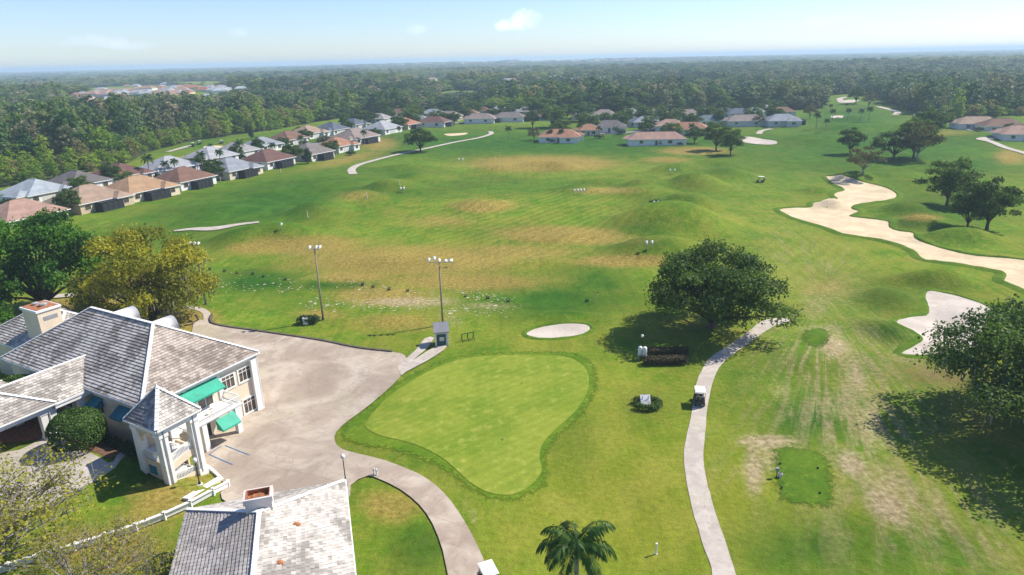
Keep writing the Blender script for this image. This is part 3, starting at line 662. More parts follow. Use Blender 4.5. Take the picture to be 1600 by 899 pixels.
# grass lips round the bunkers
M['lip'] = turf('bunker_lip_turf', (.060, .130, .010), (.095, .160, .013), (.165, .175, .030), .6)
def lip(px, s=1.0, n=3):
    P = smooth_loop(gp(px), n); d = np.roll(P, -1, 0) - np.roll(P, 1, 0); nr = np.stack([d[:, 1], -d[:, 0]], 1); nr /= np.linalg.norm(nr, axis=1, keepdims=True) + 1e-9
    A = .5 * np.sum(P[:, 0] * np.roll(P[:, 1], -1) - np.roll(P[:, 0], -1) * P[:, 1])
    if A < 0: nr = -nr
    prof = [(-.35, .02), (-.05, .30), (.30, .36), (.9, .20), (2.0, -.06)]; V = []; k = len(P); jit = 1 + .35 * np.sin(np.arange(k) * 1.7) * np.sin(np.arange(k) * .61)
    for (o, z) in prof:
        q = P + nr * (o * s); V.append(np.column_stack([q, height(q[:, 0], q[:, 1]) + (z * s * jit if z > 0 else z)]))
    V = np.concatenate(V); Q = [(r * k + i, r * k + (i + 1) % k, (r + 1) * k + (i + 1) % k, (r + 1) * k + i) for r in range(len(prof) - 1) for i in range(k)]
    me = np_mesh('bunker_lip', V, np.array(Q), True); me.materials.append(M['lip']); o_ = bpy.data.objects.new('bunker_lip', me); COL.objects.link(o_); o_['kind'] = 'structure'
lip(B2, .95); lip([(822, 521), (842, 512), (880, 506), (914, 507), (923, 515), (906, 524), (870, 529), (834, 528)], .5, 4)
lip([(1448, 456), (1468, 457), (1500, 464), (1544, 480), (1556, 498), (1548, 520), (1536, 535), (1512, 549), (1452, 556), (1406, 553), (1438, 534), (1436, 524), (1402, 508), (1400, 502), (1412, 498), (1446, 493), (1450, 480), (1445, 467)], .6)
# far water
for q in [(720, 149, 30, 5), (560, 158, 24, 2.2), (452, 160, 17, 2.2), (868, 130, 10, 2)]:
    sheet('lake', gp([(q[0] + q[2] * math.cos(t), q[1] + q[3] * math.sin(t)) for t in np.linspace(0, 2 * math.pi, 14, endpoint=False)]), .25, M['water'], 8, 2)
# forecourt
sheet('forecourt', gp([(-30, 720), (30, 704), (58, 690), (80, 681), (112, 694), (140, 708), (160, 718), (178, 722), (205, 702), (212, 706), (180, 732), (118, 768), (70, 792), (10, 800), (-40, 790)]), .06, M['drive'], .8, 2)
sheet('paved_walk', gp([(-40, 700), (0, 694), (40, 690), (70, 684), (100, 672), (112, 662), (96, 640), (60, 640), (0, 655), (-40, 670)]), .045, M['paver'], .8, 2)
sheet('mulch_bed', gp([(98, 680), (120, 668), (170, 668), (205, 690), (200, 703), (176, 718), (150, 708), (118, 692)]), .035, M['mulch'], .7, 2)
# strip of kerb along the top of the car park
def kerb(px, wdt, hgt, mat, name='kerb'):
    P = smooth_loop(gp(px), 5, False); b = MB()
    d = np.gradient(P, axis=0); n = np.stack([-d[:, 1], d[:, 0]], 1); n /= np.linalg.norm(n, axis=1, keepdims=True)
    zz = height(P[:, 0], P[:, 1]); vs_ = []
    for i in range(len(P)):
        for s_, z in ((-1, -.1), (-1, hgt), (1, hgt), (1, -.1)): vs_.append((*(P[i] + n[i] * s_ * wdt / 2), zz[i] + z))
    fs = []
    for i in range(len(P) - 1):
        for k in range(4): fs.append((i * 4 + k, i * 4 + (k + 1) % 4, i * 4 + 4 + (k + 1) % 4, i * 4 + 4 + k))
    fs += [(0, 1, 2, 3), tuple(len(vs_) - 4 + k for k in (3, 2, 1, 0))]
    b.add(vs_, fs); o = b.build(name, mat); o['kind'] = 'structure'; return o
kerb([(331, 493), (330, 503), (345, 510), (420, 521), (500, 533), (560, 545), (613, 551)], .35, .3, M['kerb'])
kerb([(288, 509), (300, 507), (310, 500), (306, 492)], .25, .15, M['kerb'])
kerb([(318, 727), (332, 737), (346, 750)], .3, .3, M['trim'])
# painted bay lines
for (p, q, mt, nm) in [((327, 712), (364, 728), 'blue', 'bay_line'), ((352, 698), (390, 713), 'blue', 'bay_line'), ((327, 712), (346, 699), 'blue', 'bay_line'), ((360, 524), (376, 517), 'linew', 'bay_line'), ((396, 530), (412, 522), 'linew', 'bay_line'), ((432, 536), (447, 527), 'linew', 'bay_line')]:
    a_, b_ = G(*p), G(*q); sheet(nm, ribbon([a_[:2], (a_[:2] + b_[:2]) / 2, b_[:2]], .13), .16, M[mt], .6, 0)
# sand filled divots on the practice tee
def divots():
    b = MB()
    bands = [((335, 432), (470, 440), 5, 20), ((345, 447), (470, 452), 7, 70), ((430, 440), (600, 450), 9, 55), ((480, 472), (700, 480), 11, 210), ((560, 452), (800, 470), 8, 80), ((690, 485), (800, 487), 7, 70), ((720, 458), (798, 470), 5, 45)]
    for (p, q, sd, n) in bands:
        for _ in range(n):
            t = random.random(); c = G(p[0] + (q[0] - p[0]) * t + random.gauss(0, 6), p[1] + (q[1] - p[1]) * t + random.gauss(0, sd * .6))
            r = random.uniform(.04, .13) * (1.9 if random.random() < .1 else 1); e = random.uniform(1, 2.2); a = random.uniform(-.5, .5)
            k = 7; ring = []
            for i in range(k):
                u = 2 * math.pi * i / k; rr = r * random.uniform(.6, 1.2); x, y = rr * math.cos(u) * e, rr * math.sin(u)
                X, Y = c[0] + x * math.cos(a) - y * math.sin(a), c[1] + x * math.sin(a) + y * math.cos(a)
                ring.append((X, Y))
            hh = height(np.array([p_[0] for p_ in ring]), np.array([p_[1] for p_ in ring]))
            b.add([(*ring[i], hh[i] + .05) for i in range(k)], [tuple(range(k))])
    o = b.build('divot_sand', M['divot']); o['kind'] = 'stuff'; tag(o, 'pale sand scattered in the divots of the practice tee', 'sand')
M['divot'] = plain('divot_sand', (.60, .55, .40), .95, .2, 2)
divots()

# ------------------------------------------------------------------ tiled roofs
def clip_poly(poly, clip):
    out = poly; n = len(clip)
    for i in range(n):
        a, b = clip[i], clip[(i + 1) % n]; inp = out; out = []
        if not inp: return []
        def sd(p): return (b[0] - a[0]) * (p[1] - a[1]) - (b[1] - a[1]) * (p[0] - a[0])
        for j in range(len(inp)):
            p, q = inp[j - 1], inp[j]; sp_, sq_ = sd(p), sd(q)
            if (sp_ < 0) != (sq_ < 0):
                t = sp_ / (sp_ - sq_); out.append((p[0] + (q[0] - p[0]) * t, p[1] + (q[1] - p[1]) * t))
            if sq_ >= 0: out.append(q)
    return out
class Tiles:
    def __init__(s): s.v = []; s.f = []; s.t = []
    def plane(s, corners, tw=.42, cs=.37, th=.085, lift=.02):
        c = [Vector(q) for q in corners]; u = (c[1] - c[0]).normalized(); nrm = (c[1] - c[0]).cross(c[2] - c[0]).normalized(); v = nrm.cross(u)
        P2 = [((q - c[0]).dot(u), (q - c[0]).dot(v)) for q in c]
        u0, u1 = min(q[0] for q in P2), max(q[0] for q in P2); v1 = max(q[1] for q in P2)
        for r in range(int(v1 / cs) + 1):
            off = (r % 2) * tw / 2 + random.uniform(-.03, .03)
            for k in range(int((u1 - u0) / tw) + 2):
                a = u0 + k * tw - off; q = [(a + .012, r * cs), (a + tw - .012, r * cs), (a + tw - .012, (r + 1) * cs + .03), (a + .012, (r + 1) * cs + .03)]
                pl = clip_poly(q, P2)
                if len(pl) < 3: continue
                o = len(s.v); jt = random.uniform(-.008, .008); tint = random.random()
                for (x, y) in pl: s.v.append(tuple(c[0] + u * x + v * y + nrm * (lift + jt + th * (1 - (y - r * cs) / cs * .95))))
                n = len(pl)
                s.f.append(tuple(range(o, o + n))); s.t.append(tint)
                # the butt end of the tile
                lo = [i for i in range(n) if abs(pl[i][1] - r * cs) < 1e-4]
                if len(lo) >= 2:
                    i, j = (lo[0], lo[1]) if pl[lo[0]][0] < pl[lo[1]][0] else (lo[1], lo[0])
                    p, q2 = pl[i], pl[j]; o2 = len(s.v)
                    for (x, y, h_) in ((p[0], p[1], -.01), (q2[0], q2[1], -.01)): s.v.append(tuple(c[0] + u * x + v * y + nrm * h_))
                    s.f.append((o2, o2 + 1, o + j, o + i)); s.t.append(tint)
        return s
    def build(s, name, mat, parent):
        me = bpy.data.meshes.new(name); me.from_pydata(s.v, [], s.f); me.materials.append(mat)
        at = me.attributes.new('tint', 'FLOAT', 'FACE'); at.data.foreach_set('value', s.t); me.update()
        o = bpy.data.objects.new(name, me); COL.objects.link(o); o.parent = parent; o['kind'] = 'stuff'; return o
def hip_roof(root, x0, y0, x1, y1, ze, zr, along, mats, tw=.42, cs=.37, skip=(), fascia=.28, deck='roof', open_side=None, sides=None):
    """hip roof; ridge along 'x' or 'y'. returns ridge ends. mats: dict face -> tile material"""
    if along == 'y':
        hw = (x1 - x0) / 2; A_ = Vector(((x0 + x1) / 2, y0 + hw, zr)); B_ = Vector(((x0 + x1) / 2, y1 - hw, zr))
    else:
        hw = (y1 - y0) / 2; A_ = Vector((x0 + hw, (y0 + y1) / 2, zr)); B_ = Vector((x1 - hw, (y0 + y1) / 2, zr))
    c = [Vector((x0, y0, ze)), Vector((x1, y0, ze)), Vector((x1, y1, ze)), Vector((x0, y1, ze))]
    if along == 'y': faces = {'-y': [c[0], c[1], A_], '+x': [c[1], c[2], B_, A_], '+y': [c[2], c[3], B_], '-x': [c[3], c[0], A_, B_]}
    else: faces = {'-y': [c[0], c[1], B_, A_], '+x': [c[1], c[2], B_], '+y': [c[2], c[3], A_, B_], '-x': [c[3], c[0], A_]}
    if (A_ - B_).length < .05:
        faces = {k: [q for i, q in enumerate(v) if i < 3] for k, v in faces.items()}
    b = MB()
    for v in faces.values(): b.add(v, [tuple(range(len(v)))])
    b.add(c, [(3, 2, 1, 0)])
    for i in range(4):
        p, q = c[i], c[(i + 1) % 4]; e = (q - p).normalized(); n = Vector((e.y, -e.x, 0))
        b.add([p + Vector((0, 0, -fascia)), q + Vector((0, 0, -fascia)), q + Vector((0, 0, -.005)), p + Vector((0, 0, -.005))], [(0, 1, 2, 3)], 1)
    ro = b.build(deck, [M['tile3'], M['trim']], root)
    for mname in sorted(set(mats.values())):
        t = Tiles()
        for k, v in faces.items():
            if mats.get(k) == mname and k not in skip: t.plane(v, tw, cs)
        t.build('roof_tiles', M[mname], ro)
    caps = MB()
    lines = [(c[0], A_), (c[1], A_ if along == 'y' else B_), (c[2], B_), (c[3], B_ if along == 'y' else A_)]
    if (A_ - B_).length > .05: lines.append((A_, B_))
    for (p, q) in lines:
        L_ = (q - p).length; n = max(1, int(L_ / .45))
        for i in range(n):
            a = p + (q - p) * (i / n); e = p + (q - p) * ((i + 1.08) / n)
            caps.beam(a + Vector((0, 0, .13)), e + Vector((0, 0, .09)), .36, .08)
    caps.build('ridge_cap', M['white'], ro)
    g_ = MB()
    for i in range(4):
        p, q = c[i].copy(), c[(i + 1) % 4].copy(); e = (q - p).normalized(); n = Vector((e.y, -e.x, 0))
        g_.beam(p + n * .07 + Vector((0, 0, -.06)), q + n * .07 + Vector((0, 0, -.06)), .13, .13)
    g_.build('gutter', M['trim'], ro)
    return A_, B_
def window(root, x, z, w_, h_, y, nx=3, transom=True, facing='-y', name='window'):
    """framed window with muntins on a facade; built in a local frame where the wall is at depth y"""
    def tr(px_, d, pz):
        return {'-y': (px_, y - d, pz), '+y': (px_, y + d, pz), '-x': (y - d, px_, pz), '+x': (y + d, px_, pz)}[facing]
    def bx(b, xa, za, xb, zb, d0, d1):
        p, q = tr(xa, d0, za), tr(xb, d1, zb)
        b.box(min(p[0], q[0]), min(p[1], q[1]), min(p[2], q[2]), max(p[0], q[0]), max(p[1], q[1]), max(p[2], q[2]))
    fr = MB(); t = .2
    bx(fr, x - t, z - t, x, z + h_ + t, .0, .09); bx(fr, x + w_, z - t, x + w_ + t, z + h_ + t, .0, .09); bx(fr, x, z + h_, x + w_, z + h_ + t, .0, .087); bx(fr, x, z - t, x + w_, z, .0, .12)
    f = fr.build(name, M['trim'], root)
    g_ = MB(); bx(g_, x, z, x + w_, z + h_, .0, .025); g_.build('pane', M['glass'], f)
    mu = MB()
    for i in range(1, nx): bx(mu, x + w_ * i / nx - .03, z, x + w_ * i / nx + .03, z + h_, .026, .06)
    if transom: bx(mu, x, z + h_ * .72, x + w_, z + h_ * .72 + .06, .026, .064)
    mu.build('muntin', M['trim'], f)
    return f

# ------------------------------------------------------------------ clubhouse
def clubhouse():
    R = thing('clubhouse', 'large cream clubhouse with grey tiled hip roofs and stair tower beside the parking lot', 'building', (AO[0], AO[1], 0), TH)
    # main block
    b = MB(); b.box(.6, .6, -2, 14.8, 27.2, 6.3); b.build('wall', M['cream'], R)
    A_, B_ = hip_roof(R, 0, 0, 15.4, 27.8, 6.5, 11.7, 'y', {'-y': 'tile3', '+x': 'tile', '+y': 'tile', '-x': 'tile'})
    b = MB(); b.box(.25, .25, 5.9, 15.15, 27.55, 6.22); b.build('cornice', M['trim'], R)
    b = MB()
    for (cx, cy_) in [(14.45, .5), (.7, .5)]:
        b = MB(); b.box(cx - .35, cy_ - .35, -2, cx + .42, cy_ + .3, 5.95); b.box(cx - .45, cy_ - .45, -2, cx + .52, cy_ + .3, -.9); b.build('corner_pilaster', M['trim'], R)
    b = MB(); b.tube([(15.05, .22, 6.3), (15.05, .22, -1.3)], .06, 8); b.build('downpipe', M['trim'], R)
    # lower right facade
    window(R, 12.45, 3.55, 1.65, 1.6, .6); window(R, 10.05, 3.55, 1.65, 1.6, .6)
    window(R, 12.45, -.75, 1.65, 1.8, .6); window(R, 10.5, -.75, 1.25, 1.8, .6, 2)
    window(R, 6.6, 2.75, 1.9, 1.9, .6, 2, False, name='balcony_door')
    window(R, 6.3, -1.05, 1.3, 2.1, .6, 2, False, name='entrance_door')
    for q in ((9.45, 9.8), (5.0, 5.4)): b = MB(); b.box(q[0], .45, 2.61, q[1], .6, 5.9); b.build('pilaster', M['trim'], R)
    # balcony
    b = MB(); b.box(3.2, -2.1, 2.25, 10.1, .6, 2.6); bal = b.build('balcony', M['white'], R)
    b = MB(); b.box(3.15, -2.2, 2.42, 10.2, -2.05, 2.66); b.box(10.05, -2.05, 2.42, 10.2, .6, 2.66); b.build('balcony_edge', M['trim'], bal)
    rl = MB()
    rl.beam((3.2, -2.05, 3.55), (10.1, -2.05, 3.55), .09, .08); rl.beam((10.1, -2.05, 3.55), (10.1, .6, 3.55), .09, .08); rl.beam((3.2, -2.05, 2.8), (10.1, -2.05, 2.8), .06, .06); rl.beam((10.1, -2.05, 2.8), (10.1, .6, 2.8), .06, .06)
    for i in range(46): rl.box(3.3 + i * .15, -2.07, 2.66, 3.335 + i * .15, -2.035, 3.52)
    for i in range(17): rl.box(10.08, -1.95 + i * .15, 2.66, 10.115, -1.915 + i * .15, 3.52)
    rl.build('balcony_rail', M['trim'], bal)
    for cx in (5.1, 9.55):
        b = MB(); b.box(cx - .3, -2.1, -2, cx + .3, -1.55, 2.24); b.build('balcony_post', M['trim'], R)
    b = MB(); b.box(6.6, -1.5, 3.2, 7.0, -1.1, 3.24); b.tube([(6.8, -1.3, 2.6), (6.8, -1.3, 3.2)], .04, 6); b.build('balcony_table', M['wood'], bal)
    # awnings
    def awning(x0, x1, yt, zt, yo, zo, mat, axis='y'):
        def q(p): return p if axis == 'y' else (p[1], p[0], p[2])
        b = MB(); vs_ = [q((x0, yt, zt)), q((x1, yt, zt)), q((x1, yo, zo)), q((x0, yo, zo)), q((x0, yt, zo)), q((x1, yt, zo)), q((x1, yo, zo - .18)), q((x0, yo, zo - .18)), q((x0, yt, zo - .18)), q((x1, yt, zo - .18))]
        b.add(vs_, [(0, 1, 2, 3), (3, 2, 6, 7), (0, 3, 7, 8), (1, 9, 6, 2)])
        aw = b.build('awning', mat, R); s = aw.modifiers.new('solid', 'SOLIDIFY'); s.thickness = .02
        f = MB(); n = max(2, int(abs(x1 - x0) / 1.2) + 1)
        for i in range(n):
            f = MB(); x = x0 + .03 + (x1 - x0 - .06) * i / (n - 1); f.beam(q((x, yt, zt - .05)), q((x, yo, zo - .05)), .03, .03); f.build('awning_rafter', M['galv'], aw)
    awning(4.3, 9.35, .55, 5.75, -.95, 4.85, M['awning'])
    awning(6.55, 8.95, -2.12, 2.15, -3.2, 1.1, M['awning'])
    awning(3.2, 5.2, .55, 5.3, -.75, 4.5, M['teal'], 'x'); awning(8.2, 10., .55, 5.3, -.75, 4.5, M['teal'], 'x'); awning(20.5, 22.8, .55, 5.3, -.8, 4.5, M['teal'], 'x')
    for y in (3.5, 8.4, 20.8): window(R, y, 3.3, 1.5, 1.7, .6, 2, False, '-x')
    for y in (13.0, 15.0): window(R, y, 2.45, 1.3, 2.4, .6, 2, False, '-x', 'front_door')
    for y in (3., 7., 11., 16., 21.): window(R, y, 3.5, 1.6, 1.7, 14.8, 3, True, '+x')
    # white barrel vaults on the far side
    for (cy_, ln) in ((17.4, 5.2), (9.8, 5.2)):
        b = MB(); n = 14; r = 1.05; x0, x1 = 7.9, 11.4; zc = 9.95
        ring = [(math.cos(math.pi * i / n) * r, math.sin(math.pi * i / n) * r * 1.15) for i in range(n + 1)]
        vs_ = [(x0, cy_ + c_, zc + s_) for c_, s_ in ring] + [(x1, cy_ + c_, zc + s_) for c_, s_ in ring] + [(x0, cy_ + r, 6.4), (x0, cy_ - r, 6.4), (x1, cy_ + r, 6.4), (x1, cy_ - r, 6.4)]
        k = n + 1; fs = [(i, i + 1, k + i + 1, k + i) for i in range(n)]
        fs += [tuple(range(k)) + (2 * k + 1, 2 * k), (2 * k + 2, 2 * k + 3) + tuple(range(2 * k - 1, k - 1, -1)), (0, k, 2 * k + 2, 2 * k), (n, 2 * k + 1, 2 * k + 3, k + n)]
        b.add(vs_, fs); b.build('barrel_vault', M['white'], R, True)
    # stair tower
    x0, x1, y0, y1 = -2.35, 2.6, -5.85, -.6
    hip_roof(R, x0, y0, x1, y1, 6.5, 9.5, 'y', {'-y': 'tile2', '+x': 'tile2', '+y': 'tile', '-x': 'tile'}, .36, .33, deck='tower_roof')  # slopes facing the sun take the paler tile, their light put into the colour
    b = MB(); b.lathe([(.2, 0), (.17, .15), (.05, .45), (0.0, .75)], 8, ((x0 + x1) / 2, (y0 + y1) / 2, 9.45)); b.build('finial', M['trim'], R)
    b = MB(); b.box(x0 + .3, y0 + .3, 5.7, x1 - .3, y1 - .3, 6.3); b.build('tower_beam', M['trim'], R)
    for (cx, cy_) in ((x0 + .75, y0 + .75), (x1 - .75, y0 + .75), (x0 + .75, y1 - .75), (x1 - .75, y1 - .75)):
        b = MB(); b.box(cx - .42, cy_ - .42, -2, cx + .42, cy_ + .42, 5.7); b.box(cx - .5, cy_ - .5, -2, cx + .5, cy_ + .5, -.2); b.box(cx - .5, cy_ - .5, 5.35, cx + .5, cy_ + .5, 5.72); b.build('tower_column', M['trim'], R)
    for (cx, cy_) in ((x0 + .72, y0 + .24), (x1 - .9, y0 + .24)):
        b = MB(); b.tube([(cx, cy_, 6.2), (cx, cy_, -.5)], .055, 8); b.build('downpipe', M['grey'], R)
    # stair walls, left face with an arched opening
    b = MB(); xw = x0 + .75; ya, yb = y0 + 1.17, y1 - 1.17
    b.box(xw - .12, ya, -2, xw + .12, yb, 2.0)
    k = 12; yc = (ya + yb) / 2; ra = (yb - ya) / 2
    top = [(yc + ra * math.cos(math.pi * i / k), 3.9 + ra * math.sin(math.pi * i / k) * .9) for i in range(k + 1)]
    for i in range(k):
        (p, q) = top[i], top[i + 1]
        b.add([(xw - .12, p[0], p[1]), (xw - .12, q[0], q[1]), (xw - .12, q[0], 5.7), (xw - .12, p[0], 5.7), (xw + .12, p[0], p[1]), (xw + .12, q[0], q[1]), (xw + .12, q[0], 5.7), (xw + .12, p[0], 5.7)], [(3, 2, 1, 0), (4, 5, 6, 7), (0, 1, 5, 4), (2, 3, 7, 6)])
    b.build('arched_wall', M['tower_in'], R)
    b = MB(); b.box(xw - .16, yc - .1, .35, xw - .11, yc + 1.1, 1.35)
    for i in range(6): b.box(xw - .19, yc - .08, .42 + i * .15, xw - .15, yc + 1.08, .49 + i * .15)
    b.build('vent_grille', M['teal'], R)
    b = MB(); b.beam((xw, ya, 2.95), (xw, yb, 2.95), .1, .1); b.beam((xw, ya, 2.15), (xw, yb, 2.15), .1, .1)
    for i in range(18): b.box(xw - .03, ya + .08 + i * .16, 2.1, xw + .03, ya + .14 + i * .16, 2.95)
    b.build('stair_rail', M['trim'], R)
    # back walls of the stair hall
    b = MB(); b.box(x0 + 1.2, y1 - .8, -2, x1 - 1.2, y1 - .55, 5.7); b.box(x1 - .85, y0 + 2.6, -2, x1 - .65, y1 - 1.2, 2.2); b.build('stair_hall_wall', M['tower_in'], R)
    # right face: landing band, stairs, rails
    yf = y0 + .75
    b = MB(); b.beam((x0 + 1.17, yf, 1.55), (x1 - 1.17, yf, 2.05), .22, .75); b.build('stair_parapet', M['cream'], R)
    b = MB(); b.box(x0 + 1.0, y0 + .9, 2.0, x1 - .6, y0 + 2.6, 2.2); b.build('landing', M['white'], R)
    b = MB(); p0, p1 = Vector((x0 + 1.17, yf, 2.85)), Vector((x1 - 1.17, yf, 3.4)); b.beam(p0, p1, .11, .1); b.beam(p0 - Vector((0, 0, .85)), p1 - Vector((0, 0, .85)), .09, .08)
    for i in range(18):
        p = p0 + (p1 - p0) * ((i + .5) / 18); b.box(p.x - .03, yf - .03, p.z - .85, p.x + .03, yf + .03, p.z)
    b.build('stair_rail', M['trim'], R)
    b = MB(); p0, p1 = Vector((x0 + 1.17, yf - .05, .75)), Vector((x1 - 1.17, yf - .05, .25)); b.beam(p0, p1, .11, .1); b.beam(p0 - Vector((0, 0, .8)), p1 - Vector((0, 0, .8)), .09, .08)
    for i in range(16):
        p = p0 + (p1 - p0) * ((i + .5) / 16); b.box(p.x - .03, yf - .08, p.z - .8, p.x + .03, yf - .02, p.z)
    b.build('stair_rail', M['trim'], R)
    b = MB(); b.box(x0 + 1.17, yf - .12, -2, x1 - 1.17, yf + .12, -.25); b.build('stair_plinth', M['cream'], R)
    b = MB()
    for i in range(11): b.box(x0 + 1.2 + i * .28, y0 + 1.0, -1.2, x0 + 1.5 + i * .28, y0 + 2.4, 1.9 - i * .25)
    b.build('stair_flight', M['white'], R)
    b = MB()
    for i in range(11): b.box(x1 - 1.5 - i * .26, y0 + 2.7, .2, x1 - 1.2 - i * .26, y1 - 1.2, 2.2 + (i if i < 4 else 4) * .16)
    b.build('stair_flight', M['white'], R)
    b = MB(); b.beam((x0 + 1.3, y0 + 2.6, 4.1), (x1 - 1.0, y0 + 2.6, 2.9), .08, .08); b.beam((x0 + 1.3, y0 + 2.6, 3.6), (x1 - 1.0, y0 + 2.6, 2.4), .06, .06); b.build('handrail', M['wood'], R)
    # link from tower to house
    b = MB(); b.box(-.6, -1.2, 2.2, 3.2, .6, 2.5); b.build('link_slab', M['white'], R)
    # covered walk and porte cochere
    b = MB(); ze, zr = 6.25, 8.35
    vs_ = [Vector((2.9, 9.9, ze)), Vector((-7.6, 9.9, ze)), Vector((-7.6, 14.1, zr)), Vector((2.9, 14.1, zr)), Vector((2.9, 18.3, ze)), Vector((-7.6, 18.3, ze))]
    b.add(vs_, [(0, 3, 2, 1), (3, 4, 5, 2), (0, 1, 5, 4), (1, 2, 5), (0, 4, 3)]); wr = b.build('walk_roof', M['tile3'], R)
    t = Tiles(); t.plane([Vector((-7.6, 9.9, ze)), Vector((2.9, 9.9, ze)), vs_[3], vs_[2]]); t.build('roof_tiles', M['tile2'], wr)
    t = Tiles(); t.plane([Vector((2.9, 18.3, ze)), Vector((-7.6, 18.3, ze)), vs_[2], vs_[3]]); t.build('roof_tiles', M['tile'], wr)
    b = MB(); b.beam((-3.4, 9.84, ze - .12), (0., 9.84, ze - .12), .12, .22); b.beam((-3.4, 9.98, ze - .4), (0.4, 9.98, ze - .4), .2, .5); b.beam((-7.4, 14.1, zr + .12), (2.9, 14.1, zr + .12), .3, .09); b.build('gutter', M['trim'], wr)
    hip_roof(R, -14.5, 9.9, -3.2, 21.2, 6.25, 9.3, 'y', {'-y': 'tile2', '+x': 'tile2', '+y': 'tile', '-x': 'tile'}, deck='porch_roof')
    b = MB(); b.box(-14.2, 10.15, 5.55, -3.5, 20.9, 6.0); b.build('porch_beam', M['trim'], R)
    for (cx, cy_) in ((-4.5, 10.6), (-3.6, 10.6), (-13.2, 10.6), (-4.5, 20.4), (-13.2, 20.4), (-4.4, 16.8), (-5.6, 17.2), (-.6, 10.6)):
        zz = hz(*club_world(cx, cy_)) - .3
        b = MB(); b.box(cx - .33, cy_ - .33, zz, cx + .33, cy_ + .33, 5.56); b.box(cx - .4, cy_ - .4, zz, cx + .4, cy_ + .4, zz + .7); b.box(cx - .4, cy_ - .4, 5.3, cx + .4, cy_ + .4, 5.58); b.build('porch_column', M['trim'], R)
    # rear wing with the chimney block
    b = MB(); b.box(4.2, 27.2, -1, 14., 40, 5.4); b.build('wing_wall', M['cream'], R)
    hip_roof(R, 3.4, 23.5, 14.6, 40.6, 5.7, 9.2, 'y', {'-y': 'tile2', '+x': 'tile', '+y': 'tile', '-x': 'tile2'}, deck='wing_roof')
    b = MB(); b.box(4.9, 27.4, 4.5, 7.7, 31.0, 10.7); cb = b.build('chimney', M['cream'], R)
    b = MB(); b.box(4.75, 27.25, 10.71, 7.85, 31.15, 11.0); b.build('chimney_cornice', M['trim'], cb)
    b = MB(); b.box(4.95, 27.45, 11.0, 7.65, 30.95, 11.06); b.build('chimney_cap', M['rust'], cb)
    b = MB(); b.lathe([(.42, 0), (.42, .25), (.5, .28), (.46, .36), (0, .44)], 12, (6.4, 28.6, 11.06)); b.lathe([(.35, 0), (.35, .22), (.42, .25), (0, .4)], 12, (6.2, 30.0, 11.06)); b.build('roof_vent', M['galv'], cb)
    b = MB(); b.box(5.5, 27.36, 9.5, 7.2, 27.42, 10.0); b.build('louvre', M['grey'], cb)
    return R
clubhouse()

# ------------------------------------------------------------------ lower lodge in front
def lodge():
    ux, uy = np.array([.96, .28]), np.array([.287, -.958]); ang = math.atan2(.28, .96)
    o = np.array([-28.5, 48.4])
    R = thing('lodge', 'low lodge with pale hip tile roof and open rusty chimney at the bottom edge', 'building', (o[0], o[1], 0), ang)
    b = MB(); b.box(.6, -24.4, -.5, 12.7, -.6, 3.5); b.build('wall', M['cream'], R)
    A_, B_ = hip_roof(R, 0, -25, 13.3, 0, 3.7, 6.7, 'y', {'-y': 'tile2', '+x': 'tile2', '+y': 'tile2', '-x': 'tile_shaded'}, .40, .34)
    for y in (-3, -7, -11): window(R, y, 1.0, 1.5, 1.4, 12.7, 2, False, '+x')
    for x in (2, 9.5): window(R, x, 1.0, 1.5, 1.4, -.6, 2, False, '+y')
    b = MB(); b.box(5.6, -6.1, 4.0, 7.6, -4.75, 7.2); ch = b.build('chimney', M['chim'], R)
    b = MB()
    for q in ((5.5, -6.2, 7.2, 7.7, -6.0, 7.65), (5.5, -4.85, 7.2, 7.7, -4.65, 7.65), (5.5, -6.0, 7.2, 5.7, -4.85, 7.65), (7.5, -6.0, 7.2, 7.7, -4.85, 7.65)): b.box(*q)
    b.build('chimney_rim', M['chim'], ch)
    b = MB()
    for q in ((5.7, -6.0, 7.3, 7.5, -5.94, 7.7), (5.7, -4.91, 7.3, 7.5, -4.85, 7.7), (5.7, -5.94, 7.3, 5.76, -4.91, 7.7), (7.44, -5.94, 7.3, 7.5, -4.91, 7.7)): b.box(*q)
    b.box(5.77, -5.93, 7.21, 7.43, -4.92, 7.25); b.box(6.2, -5.6, 7.25, 6.9, -5.1, 7.45); b.build('flue', M['rust'], ch)
    for (x, y, z) in ((9.3, -7.5, 5.6), (8.2, -12.2, 6.1)):
        b = MB(); b.lathe([(.3, -.1), (.22, .06), (.1, .1), (0, .11)], 9, (x, y, z), 0, 1.3, .8); b.build('roof_stain_patch', M['rust'], R)
    b = MB(); b.tube([(3.2, -8, 5.0), (3.2, -8, 5.55)], .06, 8); b.build('vent_pipe', M['grey'], R)
    return R
M['tile_shaded'] = tilemat('shaded_roof_tile', (.30, .27, .245), (.52, .475, .43), (.24, .21, .19))  # darker copy for the left slope, its shade put into the tile colour
lodge()

